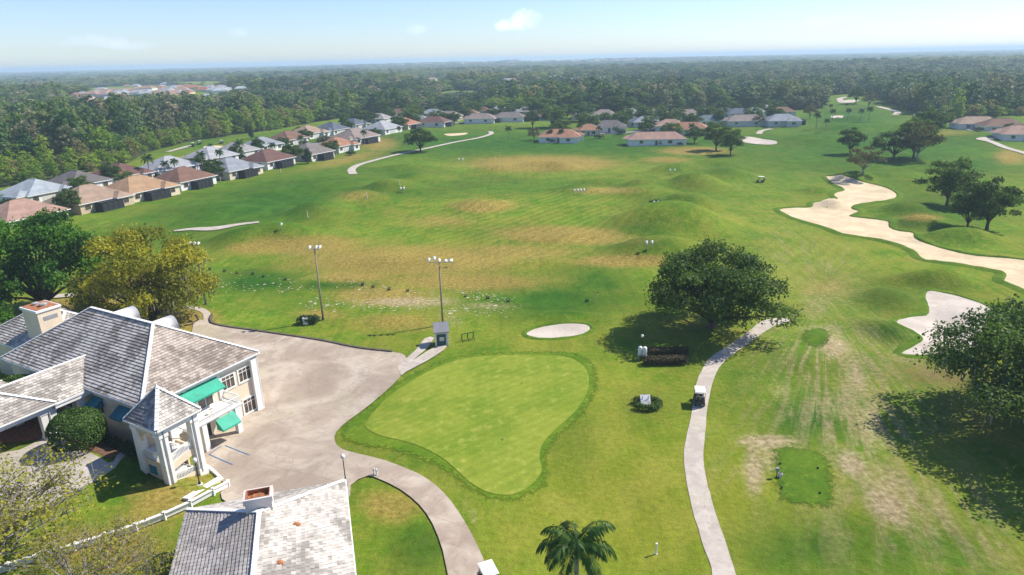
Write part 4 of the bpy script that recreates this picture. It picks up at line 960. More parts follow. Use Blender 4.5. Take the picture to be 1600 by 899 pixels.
# ------------------------------------------------------------------ site furniture
def light_pole(px, py, h_, label, heads, rz=0.0):
    p = G(px, py); R = thing('light_pole', label, 'light pole', p, rz, 'tall floodlight poles on the practice range')
    b = MB(); b.tube([(0, 0, -.3), (0, 0, h_ * .5), (0, 0, h_)], [.17, .14, .10], 10); b.build('pole', M['wood'], R, True)
    b = MB(); b.lathe([(.24, 0), (.22, .5), (.17, .55)], 10, (0, 0, 0)); b.build('pole_base', M['kerb'], R)
    b = MB(); xs_ = [q[0] for q in heads]; b.beam((min(xs_), 0, h_ - .15), (max(xs_), 0, h_ - .15), .09, .09); b.build('crossarm', M['galv'], R)
    for (x, z, t) in heads:
        b = MB(); b.lathe([(.0, -.36), (.13, -.3), (.18, -.08), (.27, .18), (.28, .22), (0, .16)], 14)
        Mx = Matrix.Translation((x, .1, h_ + z)) @ Matrix.Rotation(math.radians(t), 4, 'X')
        b.v = [tuple(Mx @ Vector(q)) for q in b.v]; hd = b.build('floodlight', M['white'], R, True)
        b = MB(); b.beam((x, 0, h_ - .15), (x, .1, h_ + z), .06, .06); b.build('bracket', M['galv'], hd)
    return R
light_pole(505, 500, 12.1, 'tall floodlight pole with three white lamps beside the round bush', [(-.8, .15, -60), (.25, .15, -60), (.8, .15, -60)])
light_pole(692, 508, 10.6, 'tall floodlight pole with five lamps behind the ticket shed', [(-1.6, .25, -60), (-.75, .45, -60), (0, .1, -80), (1.0, .0, -100), (1.8, .0, -100)])
light_pole(322, 476, 11.0, 'floodlight pole half hidden behind the yellow-green oak, three lamps above it', [(-.9, .2, -60), (-.2, .1, -60), (.5, .1, -60)])

def shed():
    p = G(691, 541); R = thing('ball_shed', 'small white ticket shed with dark green hatch at the end of the paths', 'shed', p, math.radians(8))
    b = MB(); b.box(-.95, -.1, -.2, .95, 1.7, 2.35); b.add([(-.95, -.1, 2.35), (.95, -.1, 2.35), (.95, 1.7, 2.35), (-.95, 1.7, 2.35), (-.95, 1.7, 2.95), (.95, 1.7, 2.95)], [(0, 1, 5, 4), (0, 4, 3), (1, 2, 5), (2, 3, 4, 5)]); b.build('wall', M['shed'], R)
    b = MB(); b.add([(-1.15, -.4, 2.36), (1.15, -.4, 2.36), (1.15, 1.9, 3.12), (-1.15, 1.9, 3.12), (-1.15, -.4, 2.26), (1.15, -.4, 2.26), (1.15, 1.9, 3.0), (-1.15, 1.9, 3.0)], [(0, 1, 2, 3), (7, 6, 5, 4), (0, 4, 5, 1), (1, 5, 6, 2), (2, 6, 7, 3), (3, 7, 4, 0)]); b.build('roof', M['sh_grey'], R)
    b = MB(); b.box(-.75, -.16, .15, .6, -.1, 1.95); d = b.build('hatch', M['darkgreen'], R)
    b = MB(); b.box(-.35, -.19, .9, .35, -.16, 1.5); b.build('notice', M['linew'], d)
    b = MB(); b.box(-1.0, -.15, -.2, -.85, -.05, 2.35); b.box(.85, -.15, -.2, 1.0, -.05, 2.35); b.build('corner_board', M['trim'], R)
M['sh_grey'] = shingle('shed_shingle', (.22, .22, .24))
shed()
def bag_rack(px, py, label, rz, s=1.0):
    p = G(px, py); R = thing('bag_rack', label, 'bag rack', p, rz, None, s)
    for i, x in enumerate((-.75, 0, .75)):
        b = MB(); b.tube([(x, -.35, 0), (x - .1, -.15, .75), (x, 0, .95), (x + .1, .15, .75), (x, .35, 0)], .035, 6); b.build('rack_leg', M['black'], R)
    b = MB(); b.tube([(-.8, 0, .95), (.8, 0, .95)], .04, 6); b.tube([(-.75, -.3, .2), (.75, -.3, .2)], .03, 6); b.build('rack_bar', M['black'], R)
bag_rack(731, 532, 'black metal bag rack on the grass right of the ticket shed', math.radians(25), 1.25)
def tee_basket(px, py, label, i):
    p = G(px, py); s = random.uniform(.55, .8)
    R = thing('bag_stand', label, 'bag stand', p, random.uniform(-.6, .6), 'dark bag stands along the practice tee', s)
    b = MB()
    for x in (-.35, .35): b.tube([(x, -.25, 0), (x * .7, 0, .75)], .03, 5); b.tube([(x, .25, 0), (x * .7, 0, .75)], .03, 5)
    b.build('leg', M['black'], R)
    b = MB(); b.box(-.45, -.08, .68, .45, .08, .78); b.box(-.4, -.22, .2, .4, .22, .42); b.build('rack', M['black'], R)
for i, q in enumerate([(328, 422), (351, 425), (370, 428), (395, 430), (411, 434), (446, 438), (567, 446), (583, 450), (608, 454), (637, 456), (727, 464), (762, 468), (794, 472), (917, 472)]):
    tee_basket(q[0], q[1], 'small dark bag stand in the row along the practice tee', i)
def ground_flood(px, py, label, n, gap=1.1):
    p = G(px, py); R = thing('range_floodlight', label, 'floodlight', p, math.radians(random.uniform(-10, 10)))
    b = MB(); b.beam((-(n - 1) * gap / 2 - .15, 0, .9), ((n - 1) * gap / 2 + .15, 0, .9), .08, .08)
    b.build('crossbar', M['galv'], R)
    for i in range(n):
        x = (i - (n - 1) / 2) * gap
        b = MB(); b.tube([(x, 0, -.2), (x, 0, 1.0)], .06, 6); b.build('post', M['galv'], R)
        b = MB(); b.lathe([(0, -.42), (.15, -.36), (.2, -.08), (.33, .2), (.34, .25), (0, .2)], 12)
        Mx = Matrix.Translation((x, .05, 1.35)) @ Matrix.Rotation(math.radians(-55), 4, 'X'); b.v = [tuple(Mx @ Vector(q)) for q in b.v]; b.build('lamp_head', M['white'], R, True)
ground_flood(1014, 389, 'pair of white floodlights on the near right range mound', 2, 1.2)
ground_flood(1025, 324, 'pair of white floodlights before a dark shrub on the range mound', 2, 1.2)
ground_flood(1050, 272, 'pair of white floodlights on the far right mound of the range', 2, 1.6)
ground_flood(905, 304, 'row of four white floodlights in the middle of the range', 4, 1.0)
ground_flood(629, 301, 'pair of white floodlights on the left range mounds', 2, 1.0)
ground_flood(720, 254, 'pair of white floodlights at the far left of the range', 2, 1.6)
ground_flood(706, 417, 'single pale floodlight low on the dry grass in mid range', 1)
ground_flood(441, 364, 'single pale floodlight on the shaded left ridge of the range', 1)
def marker(px, py, h_, label, col='white'):
    p = G(px, py); b = MB(); b.tube([(0, 0, -.2), (0, 0, h_)], [.075, .06], 8); b.lathe([(.10, 0), (.10, .06), (0, .1)], 8, (0, 0, h_ - .05))
    R = thing('marker_post', label, 'post', p); b.build('post', M[col], R)
    b = MB(); b.lathe([(.14, -.1), (.14, .05), (.06, .08)], 8); b.build('footing', M['linew'], R)
marker(1025, 866, 1.1, 'short white post casting a shadow on the lawn near the bottom edge')
for i, q in enumerate([(345, 284, 'left'), (481, 340, 'ridge'), (574, 310, 'x'), (625, 290, 'y'), (439, 270, 'z')]):
    marker(q[0], q[1], 1.6, ['white stake on the fairway before the brown-roofed house', 'white stake on the left ridge of the range', 'white stake on the crest of the left range mounds', 'white stake beyond the left pair of floodlights', 'white stake below the maroon-roofed house'][i])
for q, lb in (((1031, 326), 'thin white stake right of the floodlights by the dark shrub'), ((1064, 264), 'thin white stake right of the farthest right floodlights')): marker(q[0], q[1], 1.3, lb)
def flag(px, py, label, h_=2.2, col='yellow'):
    p = G(px, py); R = thing('flagstick', label, 'flag', p)
    b = MB(); b.tube([(0, 0, -.1), (0, 0, h_)], .025, 6); b.build('stick', M['linew'], R)
    b = MB(); n = 6
    for i in range(n):
        for j in (0, 1): b.v.append((i * .1, .05 * math.sin(i * 1.1), h_ - .02 - j * .42))
    for i in range(n - 1): b.f.append((2 * i, 2 * i + 1, 2 * i + 3, 2 * i + 2)); b.m.append(0)
    f = b.build('flag', M[col], R); f.modifiers.new('solid', 'SOLIDIFY').thickness = .012
flag(932, 474, 'small yellow flag on a thin stick beyond the round bunker')
flag(1214, 181, 'tiny flag on the far fairway', 2.4)
# hole cups flags are down on the putting green: small cup markers
for i, (x, y, lb) in enumerate([(700, 595, 'upper left'), (840, 585, 'upper right'), (815, 600, 'centre'), (785, 688, 'lower')]):
    p = G(x, y); R = thing('practice_hole', 'small dark practice hole on the %s of the putting green' % lb, 'golf hole', (p[0], p[1], p[2] + .09))
    b = MB(); b.lathe([(.09, 0), (.09, .012), (.06, .012), (.06, -.05), (0, -.05)], 14); b.build('cup', M['black'], R)
    b = MB(); b.tube([(0, 0, -.04), (0, 0, .35)], .012, 6); b.build('pin', M['linew'], R)
def cooler():
    p = G(1003, 562); R = thing('water_station', 'white water cooler station with tall post at the end of the clipped hedges', 'water cooler', p)
    for x in (-.28, .32):
        b = MB(); b.lathe([(.27, .75), (.31, .8), (.31, 1.75), (.27, 1.85), (.18, 1.95), (0, 2.0)], 14, (x, -.1 if x > 0 else .1, 0)); k = b.build('barrel', M['white'], R, True)
        b = MB(); b.tube([(x, -.42, .95), (x, -.5, .95), (x, -.5, .88)], .03, 6); b.build('tap', M['black'], k)
    b = MB(); b.box(-.62, -.35, .65, .65, .4, .75); b.build('shelf', M['galv'], R)
    for (x, y) in ((-.5, -.28), (.5, -.28), (-.5, .3), (.5, .3)):
        b = MB(); b.box(x - .05, y - .05, -.1, x + .05, y + .05, .65); b.build('leg', M['galv'], R)
    b = MB(); b.tube([(0, .45, -.1), (0, .45, 3.2)], .06, 8); b.build('post', M['black'], R)
    b = MB(); b.lathe([(0, 0), (.16, .06), (.2, .22), (.16, .38), (0, .44)], 10, (0, .45, 3.15)); b.build('lamp_globe', M['white'], R, True)
cooler()
def sign_board():
    p = G(1008, 634); R = thing('course_sign', 'white two-panel course notice sign inside the round hedge', 'sign', p)
    for x in (-.35, .35):
        b = MB(); b.box(x - .04, .0, -.1, x + .04, .08, 1.3); b.build('leg', M['galv'], R)
    b = MB(); b.add([(-.6, -.12, .72), (.6, -.12, .72), (.6, .35, 1.3), (-.6, .35, 1.3), (-.6, -.08, .68), (.6, -.08, .68), (.6, .39, 1.26), (-.6, .39, 1.26)], [(0, 1, 2, 3), (7, 6, 5, 4), (0, 4, 5, 1), (1, 5, 6, 2), (2, 6, 7, 3), (3, 7, 4, 0)]); b.build('panel', M['white'], R)
    b = MB(); b.add([(-.6, -.5, .42), (.6, -.5, .42), (.6, -.2, .72), (-.6, -.2, .72), (-.6, -.46, .38), (.6, -.46, .38), (.6, -.16, .68), (-.6, -.16, .68)], [(0, 1, 2, 3), (7, 6, 5, 4), (0, 4, 5, 1), (1, 5, 6, 2), (2, 6, 7, 3), (3, 7, 4, 0)]); b.build('panel', M['linew'], R)
sign_board()
def lamp_post(px, py, h_, label):
    p = G(px, py); R = thing('lamp_post', label, 'lamp post', p)
    b = MB(); b.lathe([(.16, 0), (.14, .2), (.07, .3), (.05, h_ * .5), (.045, h_)], 10); b.build('post', M['black'], R, True)
    b = MB(); b.lathe([(.1, 0), (.2, .12), (.22, .3), (.15, .45), (0, .5)], 12, (0, 0, h_)); b.build('globe', M['white'], R, True)
    b = MB(); b.lathe([(.3, -.05), (.3, .06), (.2, .08)], 12); b.build('footing', M['linew'], R)
lamp_post(312, 757, 2.6, 'black lamp post with white globe on the lawn before the stair tower')
lamp_post(541, 760, 3.2, 'thin black lamp post at the far right corner of the lodge roof')
for (x, y, lb) in ((585, 743, 'left of two low white bollards at the bend of the cart drive'), (589, 744, 'right of two low white bollards at the bend of the cart drive')):
    p = G(x, y); R = thing('bollard', lb, 'bollard', p, 0, 'bollards by the drive'); b = MB(); b.lathe([(.09, -.1), (.09, .8), (.05, .88), (0, .9)], 10); b.build('post', M['white'], R); b = MB(); b.lathe([(.095, .6), (.095, .68)], 10); b.build('band', M['grey'], R)
# white railing wall that climbs away from the car park
def rail_wall():
    P = smooth_loop(gp([(358, 762), (330, 777), (280, 803), (225, 826), (170, 845), (110, 864), (60, 878), (15, 893), (-40, 915)]), 4, False)
    z = height(P[:, 0], P[:, 1]); R = thing('white_fence', 'long white panel fence running from the parking lot to the lower left corner', 'fence', (P[0][0], P[0][1], 0))
    L_ = np.concatenate([[0], np.cumsum(np.linalg.norm(np.diff(P, axis=0), axis=1))]); n = int(L_[-1] / 2.2)
    T = np.linspace(0, L_[-1], n + 1); X = np.interp(T, L_, P[:, 0]) - P[0][0]; Y = np.interp(T, L_, P[:, 1]) - P[0][1]; Z = np.interp(T, L_, z)
    for i in range(n + 1):
        b = MB(); b.box(X[i] - .11, Y[i] - .11, Z[i] - .3, X[i] + .11, Y[i] + .11, Z[i] + .85); b.box(X[i] - .14, Y[i] - .14, Z[i] + .85, X[i] + .14, Y[i] + .14, Z[i] + .92); b.build('post', M['trim'], R)
        if i < n:
            p, q = Vector((X[i], Y[i], Z[i])), Vector((X[i + 1], Y[i + 1], Z[i + 1])); d = (q - p).normalized() * .11
            b = MB(); b.beam(p + d + Vector((0, 0, .40)), q - d + Vector((0, 0, .40)), .06, .5); b.build('panel', M['white'], R)
            b = MB(); b.beam(p + d + Vector((0, 0, .74)), q - d + Vector((0, 0, .74)), .3, .1); b.build('top_rail', M['trim'], R)
rail_wall()
def planter_wall():
    a_, b_ = G(345, 750), G(291, 783); R = thing('low_wall', 'low cream retaining wall on the lawn beside the white fence', 'wall', (0, 0, 0)); b = MB()
    b.beam(a_ + [0, 0, .05], b_ + [0, 0, .05], .7, .4); b.build('body', M['cream'], R); b = MB(); b.beam(a_ + [0, 0, .28], b_ + [0, 0, .28], .78, .06); b.build('coping', M['trim'], R)
planter_wall()

# ------------------------------------------------------------------ golf carts
def golf_cart(label, p, rz, group=None):
    R = thing('golf_cart', label, 'golf cart', p, rz, group)
    b = MB()   # x = width, y = forward
    b.add([(-.58, -1.15, .32), (.58, -1.15, .32), (.58, 1.15, .30), (-.58, 1.15, .30), (-.58, -1.2, .72), (.58, -1.2, .72), (.58, -.25, .68), (-.58, -.25, .68), (-.58, -.2, .38), (.58, -.2, .38), (.58, .55, .38), (-.58, .55, .38), (-.56, .62, .85), (.56, .62, .85), (.5, 1.2, .62), (-.5, 1.2, .62)],
          [(0, 3, 2, 1), (4, 5, 6, 7), (7, 6, 9, 8), (8, 9, 10, 11), (11, 10, 13, 12), (12, 13, 14, 15), (0, 1, 5, 4), (3, 15, 14, 2), (0, 4, 7, 8, 11, 3), (1, 2, 10, 9, 6, 5), (3, 11, 12, 15), (2, 14, 13, 10)])
    b.build('body', M['cartbody'], R, False, .04)
    b = MB(); b.box(-.52, -.72, .69, .52, -.24, .86); b.box(-.52, -.82, .86, .52, -.70, 1.25); b.build('seat', M['seat'], R, False, .04)
    b = MB(); b.box(-.62, -1.0, 1.84, .62, .72, 1.90); b.box(-.56, -.92, 1.90, .56, .64, 1.93); b.build('canopy', M['cartroof'], R, False, .03)
    for (x, y0, y1) in ((-.55, -.85, -.85), (.55, -.85, -.85), (-.54, .62, .45), (.54, .62, .45)):
        b = MB(); b.beam((x, y0, .7), (x, y1, 1.85), .05, .05, up=(0, 1, 0)); b.build('canopy_post', M['black'], R)
    b = MB(); b.add([(-.5, .61, .88), (.5, .61, .88), (.5, .47, 1.78), (-.5, .47, 1.78)], [(0, 1, 2, 3)]); o = b.build('windscreen', M['clear'], R); o.modifiers.new('s', 'SOLIDIFY').thickness = .01
    b = MB(); b.tube([(-.28 + .17 * math.cos(t), .2 + .06 * math.sin(t), 1.02 + .15 * math.sin(t)) for t in np.linspace(0, 2 * math.pi, 13)], .018, 6); b.tube([(-.28, .5, .7), (-.28, .2, 1.02)], .02, 6); b.build('steering_wheel', M['black'], R)
    for x in (-.28, .28):
        b = MB(); b.tube([(x, -1.1, .6), (x, -1.16, 1.35)], [.13, .15], 10); bg_ = b.build('golf_bag', M['black'] if x < 0 else M['cartbody'], R)
        b = MB()
        for k in range(5): b.tube([(x + .07 * math.cos(k * 1.3), -1.16 + .07 * math.sin(k * 1.3), 1.3), (x + .1 * math.cos(k * 1.3), -1.2 + .08 * math.sin(k * 1.3), 1.62)], .02, 5)
        b.build('club', M['galv'], bg_)
    for (x, y) in ((-.52, -.78), (.52, -.78), (-.52, .8), (.52, .8)):
        b = MB(); b.lathe([(.12, -.09), (.21, -.09), (.23, -.05), (.23, .05), (.21, .09), (.12, .09)], 16)
        Mx = Matrix.Translation((x, y, .225)) @ Matrix.Rotation(math.pi / 2, 4, 'Y'); b.v = [tuple(Mx @ Vector(q)) for q in b.v]; wh = b.build('wheel', M['tyre'], R, True)
        b = MB(); b.lathe([(0, -.07), (.12, -.08), (.12, .08), (0, .07)], 12); b.v = [tuple(Mx @ Vector(q)) for q in b.v]; b.build('rim', M['linew'], wh)
    return R
def clear():
    mt, N, L, bs = newmat('clear_screen'); bs.inputs['Base Color'].default_value = (.8, .85, .85, 1); bs.inputs['Roughness'].default_value = .05
    tr = N.new('ShaderNodeBsdfTransparent'); mx = N.new('ShaderNodeMixShader'); mx.inputs[0].default_value = .25
    L.new(tr.outputs[0], mx.inputs[1]); L.new(bs.outputs[0], mx.inputs[2]); L.new(mx.outputs[0], N['Material Output'].inputs['Surface']); return mt
M['clear'] = clear()
def gl(px, py, dz=0.0): p = G(px, py); return (p[0], p[1], p[2] + dz)
cart = golf_cart('golf cart with white canopy driving up the curved cart path', gl(1092, 630, .05), math.radians(-10))
dup(cart, gl(763, 917, .05), math.radians(22), 'golf cart with cream canopy cut off by the bottom edge on the drive')
dup(cart, gl(1188, 285), math.radians(60), 'lone golf cart out on the far fairway')
dup(cart, gl(1478, 305), math.radians(100), 'white golf cart parked behind the trunk of the right-hand oak')
for i, (x, y) in enumerate(((302, 229), (312, 226), (346, 225))):
    dup(cart, gl(x, y), random.uniform(0, 3), ['leftmost of three golf carts on the far left fairway', 'middle of three golf carts on the far left fairway', 'rightmost of three golf carts on the far left fairway'][i], 'carts on the far left fairway')
dup(cart, gl(1428, 184), 1.2, 'distant white golf cart at the edge of the right-hand wood')
dup(cart, gl(1470, 194), .6, 'distant white golf cart right of the dark tree group')
# tee markers and fittings
for i, (x, y, c) in enumerate([(1219, 726, 'black'), (1278, 733, 'black'), (1221, 764, 'black'), (1281, 772, 'black')]):
    p = G(x, y); R = thing('tee_marker', ['upper left', 'upper right', 'lower left', 'lower right'][i] + ' dark marker ball on the rectangular tee box', 'tee marker', (p[0], p[1], p[2] + .06), 0, 'tee markers')
    b = MB(); b.lathe([(0, 0), (.08, .02), (.11, .1), (.08, .18), (0, .2)], 10); b.build('ball', M[c], R, True); b = MB(); b.tube([(0, 0, -.1), (0, 0, .03)], .02, 6); b.build('spike', M['galv'], R)
def tee_bin(px, py, label):
    p = G(px, py); R = thing('ball_washer', label, 'ball washer', (p[0], p[1], p[2] + .06)); b = MB(); b.tube([(0, 0, -.1), (0, 0, .8)], .04, 8); b.build('post', M['black'], R)
    b = MB(); b.box(-.16, -.12, .7, .16, .12, 1.05); b.build('washer', M['grey'], R, False, .03); b = MB(); b.lathe([(.2, 0), (.23, .4), (.2, .42), (.18, .05), (0, .04)], 12, (.35, 0, 0)); b.build('bin', M['linew'], R)
tee_bin(1213, 746, 'grey ball washer and bin at the left side of the tee box')

# ------------------------------------------------------------------ vegetation
def leaf_arrays(r, C, Nn, size, asp=.7):
    n = len(C); t = r.normal(size=(n, 3)); t -= Nn * (t * Nn).sum(1, keepdims=True); t /= np.linalg.norm(t, axis=1, keepdims=True) + 1e-9
    b = np.cross(Nn, t); s = (size * r.uniform(.65, 1.35, n))[:, None] * .5
    curl = Nn * s * .35
    V = np.stack([C - t * s, C + b * s * asp - curl * .3, C + t * s - curl, C - b * s * asp - curl * .3], 1).reshape(-1, 3)
    Q = np.arange(4 * n).reshape(n, 4)
    return V, Q
def lobes_cloud(r, centers, radii, per, size, flat=.75, up=.35):
    Cs, Ns, Ts = [], [], []
    for c, rad in zip(centers, radii):
        n = max(4, int(per * (rad / np.mean(radii)) ** 2)); d = r.normal(size=(n, 3)); d /= np.linalg.norm(d, axis=1, keepdims=True)
        d[:, 2] = np.where(d[:, 2] < -.35, -d[:, 2] * .6, d[:, 2]); rr = rad * (r.uniform(.35, 1.06, n) ** .6)
        wob = 1 + .28 * np.sin(d[:, 0] * 5 + c[0] * 3) * np.sin(d[:, 1] * 6 + c[1] * 2)
        P = c + d * (rr * wob)[:, None] * np.array([1, 1, flat])
        nn = d * .7 + r.normal(size=(n, 3)) * .55 + np.array([0, 0, up]); nn /= np.linalg.norm(nn, axis=1, keepdims=True)
        Cs.append(P); Ns.append(nn); Ts.append(np.clip(r.normal(r.uniform(.2, .8), .16, n), 0, 1))
    return np.concatenate(Cs), np.concatenate(Ns), np.concatenate(Ts)
def crown_mesh(name, V, Q, T, mat):
    me = np_mesh(name, V, Q); me.materials.append(mat)
    at = me.attributes.new('tint', 'FLOAT', 'FACE'); at.data.foreach_set('value', T.astype(np.float32)); return me
def oak_parts(seed, R, Ht, z0, nl, per, leaf, mat, bark='bark', moss=0, flat=.7, trunk_r=.5, sparse=False, lobe=.27, open_=.0):
    r = np.random.default_rng(seed); cs, rad = [], []
    zc = z0 + (Ht - z0) * .30
    for i in range(nl):
        th = i * 2.399 + r.uniform(-.4, .4); e = r.uniform(0, 1); ph = math.asin(min(1, e * 1.02)) if i % 3 else r.uniform(-.5, .1)
        f = r.uniform(.62, .86) if i % 5 else r.uniform(.2, .45)
        k = R * (1 + .12 * math.sin(3 * th + seed))
        cs.append((math.cos(th) * math.cos(ph) * k * f, math.sin(th) * math.cos(ph) * k * f, zc + math.sin(ph) * (Ht - zc) * f * (1.0 if ph > 0 else (zc - z0) / (Ht - zc) * 1.6))); rad.append(R * lobe * r.uniform(.7, 1.25))
    cs = np.array(cs); rad = np.array(rad)
    P, Nn, T = lobes_cloud(r, cs, rad, per, leaf, flat)
    V, Q = leaf_arrays(r, P, Nn, leaf)
    crown = crown_mesh('crown', V, Q, T, M[mat])
    b = MB(); fork = z0 * .62
    b.tube([(0, 0, -.4), (.08, 0, fork * .45), (0, .05, fork + .3)], [trunk_r * 1.35, trunk_r, trunk_r * .85], 9)
    for i in range(len(cs)):
        if i % (1 if sparse else 2): 
            if not sparse: continue
        c = Vector(cs[i]); m1 = Vector((c.x * .35, c.y * .35, fork + (c.z - fork) * .45)); m2 = Vector((c.x * .72 + r.uniform(-.3, .3), c.y * .72 + r.uniform(-.3, .3), fork + (c.z - fork) * .8))
        b.tube([(0, 0, fork - .2), m1, m2, c], [trunk_r * .5, trunk_r * .3, trunk_r * .17, trunk_r * .06], 6)
        for _ in range(11 if sparse else 2):
            d = Vector(r.normal(size=3)); d.normalize(); d.z = abs(d.z) * .5; e = c + d * rad[i] * 1.1; q = m2 + (c - m2) * r.uniform(.2, 1)
            b.tube([q, (q + e) / 2 + Vector(r.normal(size=3)) * .15, e], [trunk_r * .11, trunk_r * .06, trunk_r * .025], 4, cap=False)
    trunk = b.mesh('trunk', M[bark], True)
    ms = None
    if moss:
        n = moss; idx = r.integers(0, len(P), n); p = P[idx] - np.array([0, 0, .2]); sel = p[:, 2] < z0 + (Ht - z0) * (.85 if sparse else .6); p = p[sel]; n = len(p)
        ln = r.uniform(.5, 1.6, n); a = r.uniform(0, math.pi, n); wd = r.uniform(.03, .09, n) * (.6 if sparse else 1.2); ux = np.stack([np.cos(a), np.sin(a), np.zeros(n)], 1) * wd[:, None]
        dn = np.stack([np.zeros(n), np.zeros(n), -ln], 1)
        V = np.stack([p - ux, p + ux, p + ux * .3 + dn, p - ux * .3 + dn * .9], 1).reshape(-1, 3); ms = np_mesh('moss', V, np.arange(4 * n).reshape(n, 4)); ms.materials.append(M['moss'])
    return trunk, crown, ms
def tree(label, p, parts, s=1.0, rz=0.0, name='oak_tree', group=None):
    R = thing(name, label, 'tree', p, rz, group, s)
    mobj('trunk', parts[0], R); mobj('crown', parts[1], R)
    if len(parts) > 2 and parts[2] is not None: mobj('moss', parts[2], R)['kind'] = 'stuff'
    return R
OAK_A = oak_parts(11, 10.9, 14.4, 1.9, 66, 520, .38, 'leaf_dark', trunk_r=.62, lobe=.235)
OAK_B = oak_parts(21, 11.5, 14.0, 4.2, 50, 560, .37, 'leaf_mid', trunk_r=.6, moss=1600, lobe=.23)
OAK_Y = oak_parts(31, 11.0, 14.6, 1.0, 66, 470, .40, 'leaf_yellow', trunk_r=.6, moss=2200, lobe=.235)
OAK_G = oak_parts(41, 10.0, 15.5, 3.0, 48, 420, .48, 'leaf_bright', trunk_r=.6, lobe=.24)
OAK_S = oak_parts(51, 7.2, 12.4, 3.0, 34, 260, .5, 'leaf_mid', trunk_r=.38, lobe=.27)
OAK_S2 = oak_parts(57, 6.5, 11.4, 2.8, 32, 240, .5, 'leaf_dark', trunk_r=.36, lobe=.28)
OAK_T = oak_parts(61, 7.0, 9.5, 3.4, 22, 130, .5, 'leaf_brown', 'greybark', trunk_r=.36, lobe=.24)
OAK_N = oak_parts(71, 10.5, 11.0, 3.0, 70, 125, .26, 'leaf_sparse', 'greybark', trunk_r=.40, sparse=True, moss=420, lobe=.19)

tree('broad dark green oak standing alone beside the curved cart path', G(1112, 512), OAK_A, 1.0, .4)
tree('large moss-hung oak at the right edge casting a wide shadow on the lawn', (59.6, 66.0, 0), OAK_B, (1.05, 1.05, 1.0), 1.0)
tree('oak mostly beyond the lower right edge that deepens the tree shadow', (58.0, 54.5, 0), OAK_B, (.98, .98, .85), 2.6)
tree('yellow-green moss-draped oak behind the clubhouse roof', (-59.5, 102., 0.2), OAK_Y, (1.0, 1.05, 1.10), .3)
tree('bright green oak at the left edge beyond the chimney block', (-80.5, 108., 0.), OAK_G, (1.08, 1.05, 1.22), .8)
tree('darker green oak cut by the left edge behind the clubhouse', (-84.5, 96., 0.), OAK_G, (.95, .9, .95), 2.2)
tree('bare twiggy oak with sparse yellow leaves filling the lower left corner', (-44.0, 43.8, 0.4), OAK_N, (1.0, .95, .92), .5)
tree('second thin oak with yellowing leaves between white fence and lodge', (-32.5, 40.2, 0.2), OAK_N, (.66, .66, .62), 2.0)
tree('thin grey-twigged oak by the forecourt at the left edge', (-54.0, 53.5, 1.6), OAK_N, (.52, .52, .5), 3.7)
def gt(label, px, py, parts, s, rz, group=None): return tree(label, G(px, py), parts, s, rz, group=group)
gt('leftmost of the three oaks above the long bunker at right', 1479, 321, OAK_S, (1.0, 1.0, 1.05), .2)
gt('small middle oak of the three above the long bunker at right', 1511, 358, OAK_S, (.68, .68, .8), 1.4)
gt('rightmost leaning oak of the three above the long bunker', 1542, 359, OAK_S2, (1.0, 1.0, 1.15), 2.4)
gt('thin brownish oak at the head of the long bunker', 1348, 273, OAK_T, (1.0, 1.0, .95), .7)
gt('slim dark oak left of the tree cluster on the right fairway', 1328, 241, OAK_S2, (.85, .85, 1.0), 1.9)
gt('wide dark oak in the middle of the right fairway cluster', 1396, 249, OAK_S2, (1.35, 1.35, 1.0), .9)
gt('thin-leaved grey oak at the right end of the fairway cluster', 1432, 252, OAK_T, (1.0, 1.0, 1.5), 2.9)
gt('full green oak behind the thin one in the fairway cluster', 1427, 247, OAK_S, (1.1, 1.1, 1.25), 1.1)
gt('dark oak at the back of the right fairway cluster', 1446, 218, OAK_S2, (1.2, 1.2, 1.3), 3.3)
gt('left oak of the pair at the end of the range', 1119, 235, OAK_S, (.92, .92, 1.05), 2.2)
gt('right oak of the pair at the end of the range', 1141, 242, OAK_S, (.75, .75, .9), .1)
gt('lone round oak beside the curved path at upper centre', 657, 237, OAK_S2, (1.15, 1.15, 1.0), 1.2)
gt('bright topped oak by the orange-roofed house', 864, 200, OAK_S, (1.25, 1.25, 1.1), 2.0)
gt('slim dark oak left of the orange-roofed house', 832, 200, OAK_S2, (.75, .75, .95), .5)
gt('broad dark oak behind the orange-roofed house', 905, 190, OAK_S2, (1.5, 1.5, 1.1), 1.7)
gt('wide dark oak rising behind the central houses', 970, 181, OAK_S2, (2.0, 2.0, 1.35), 2.7)
gt('tree standing tall at left behind the orange house garden', 845, 184, OAK_S, (1.9, 1.9, 1.2), 3.0)
gt('round tree alone at the end of the far right fairway', 1337, 162, OAK_S2, (1.1, 1.1, 1.3), .3)
gt('bare reddish tree clump in the middle of the far right fairway', 1357, 170, OAK_T, (.9, .9, 1.3), 1.3)
gt('dark round tree between houses left of the terracotta roof', 560, 196, OAK_S2, (1.3, 1.3, 1.0), .6)
gt('dark oak in front of the grey roof among the trees', 578, 196, OAK_S2, (1.0, 1.0, .9), 2.6)
gt('bare shrubby tree at the right end of the central houses', 1265, 186, OAK_T, (.7, .7, .9), 2.1)
gt('dark bushy tree at the corner of the pinkish-roofed house', 1085, 224, OAK_S2, (.75, .75, .75), .8)
gt('dark garden tree between the long and the blue roofs', 1008, 210, OAK_S2, (.7, .7, .65), 1.8)
gt('garden tree beside the dark grey roof at centre', 1060, 190, OAK_S, (.8, .8, .7), 2.8)
gt('dark tree before the white house at far right', 1576, 215, OAK_S2, (.55, .55, .6), 1.0)
gt('small dark tree at the right edge by the brown house', 1592, 218, OAK_S2, (.6, .6, .6), 2.0)
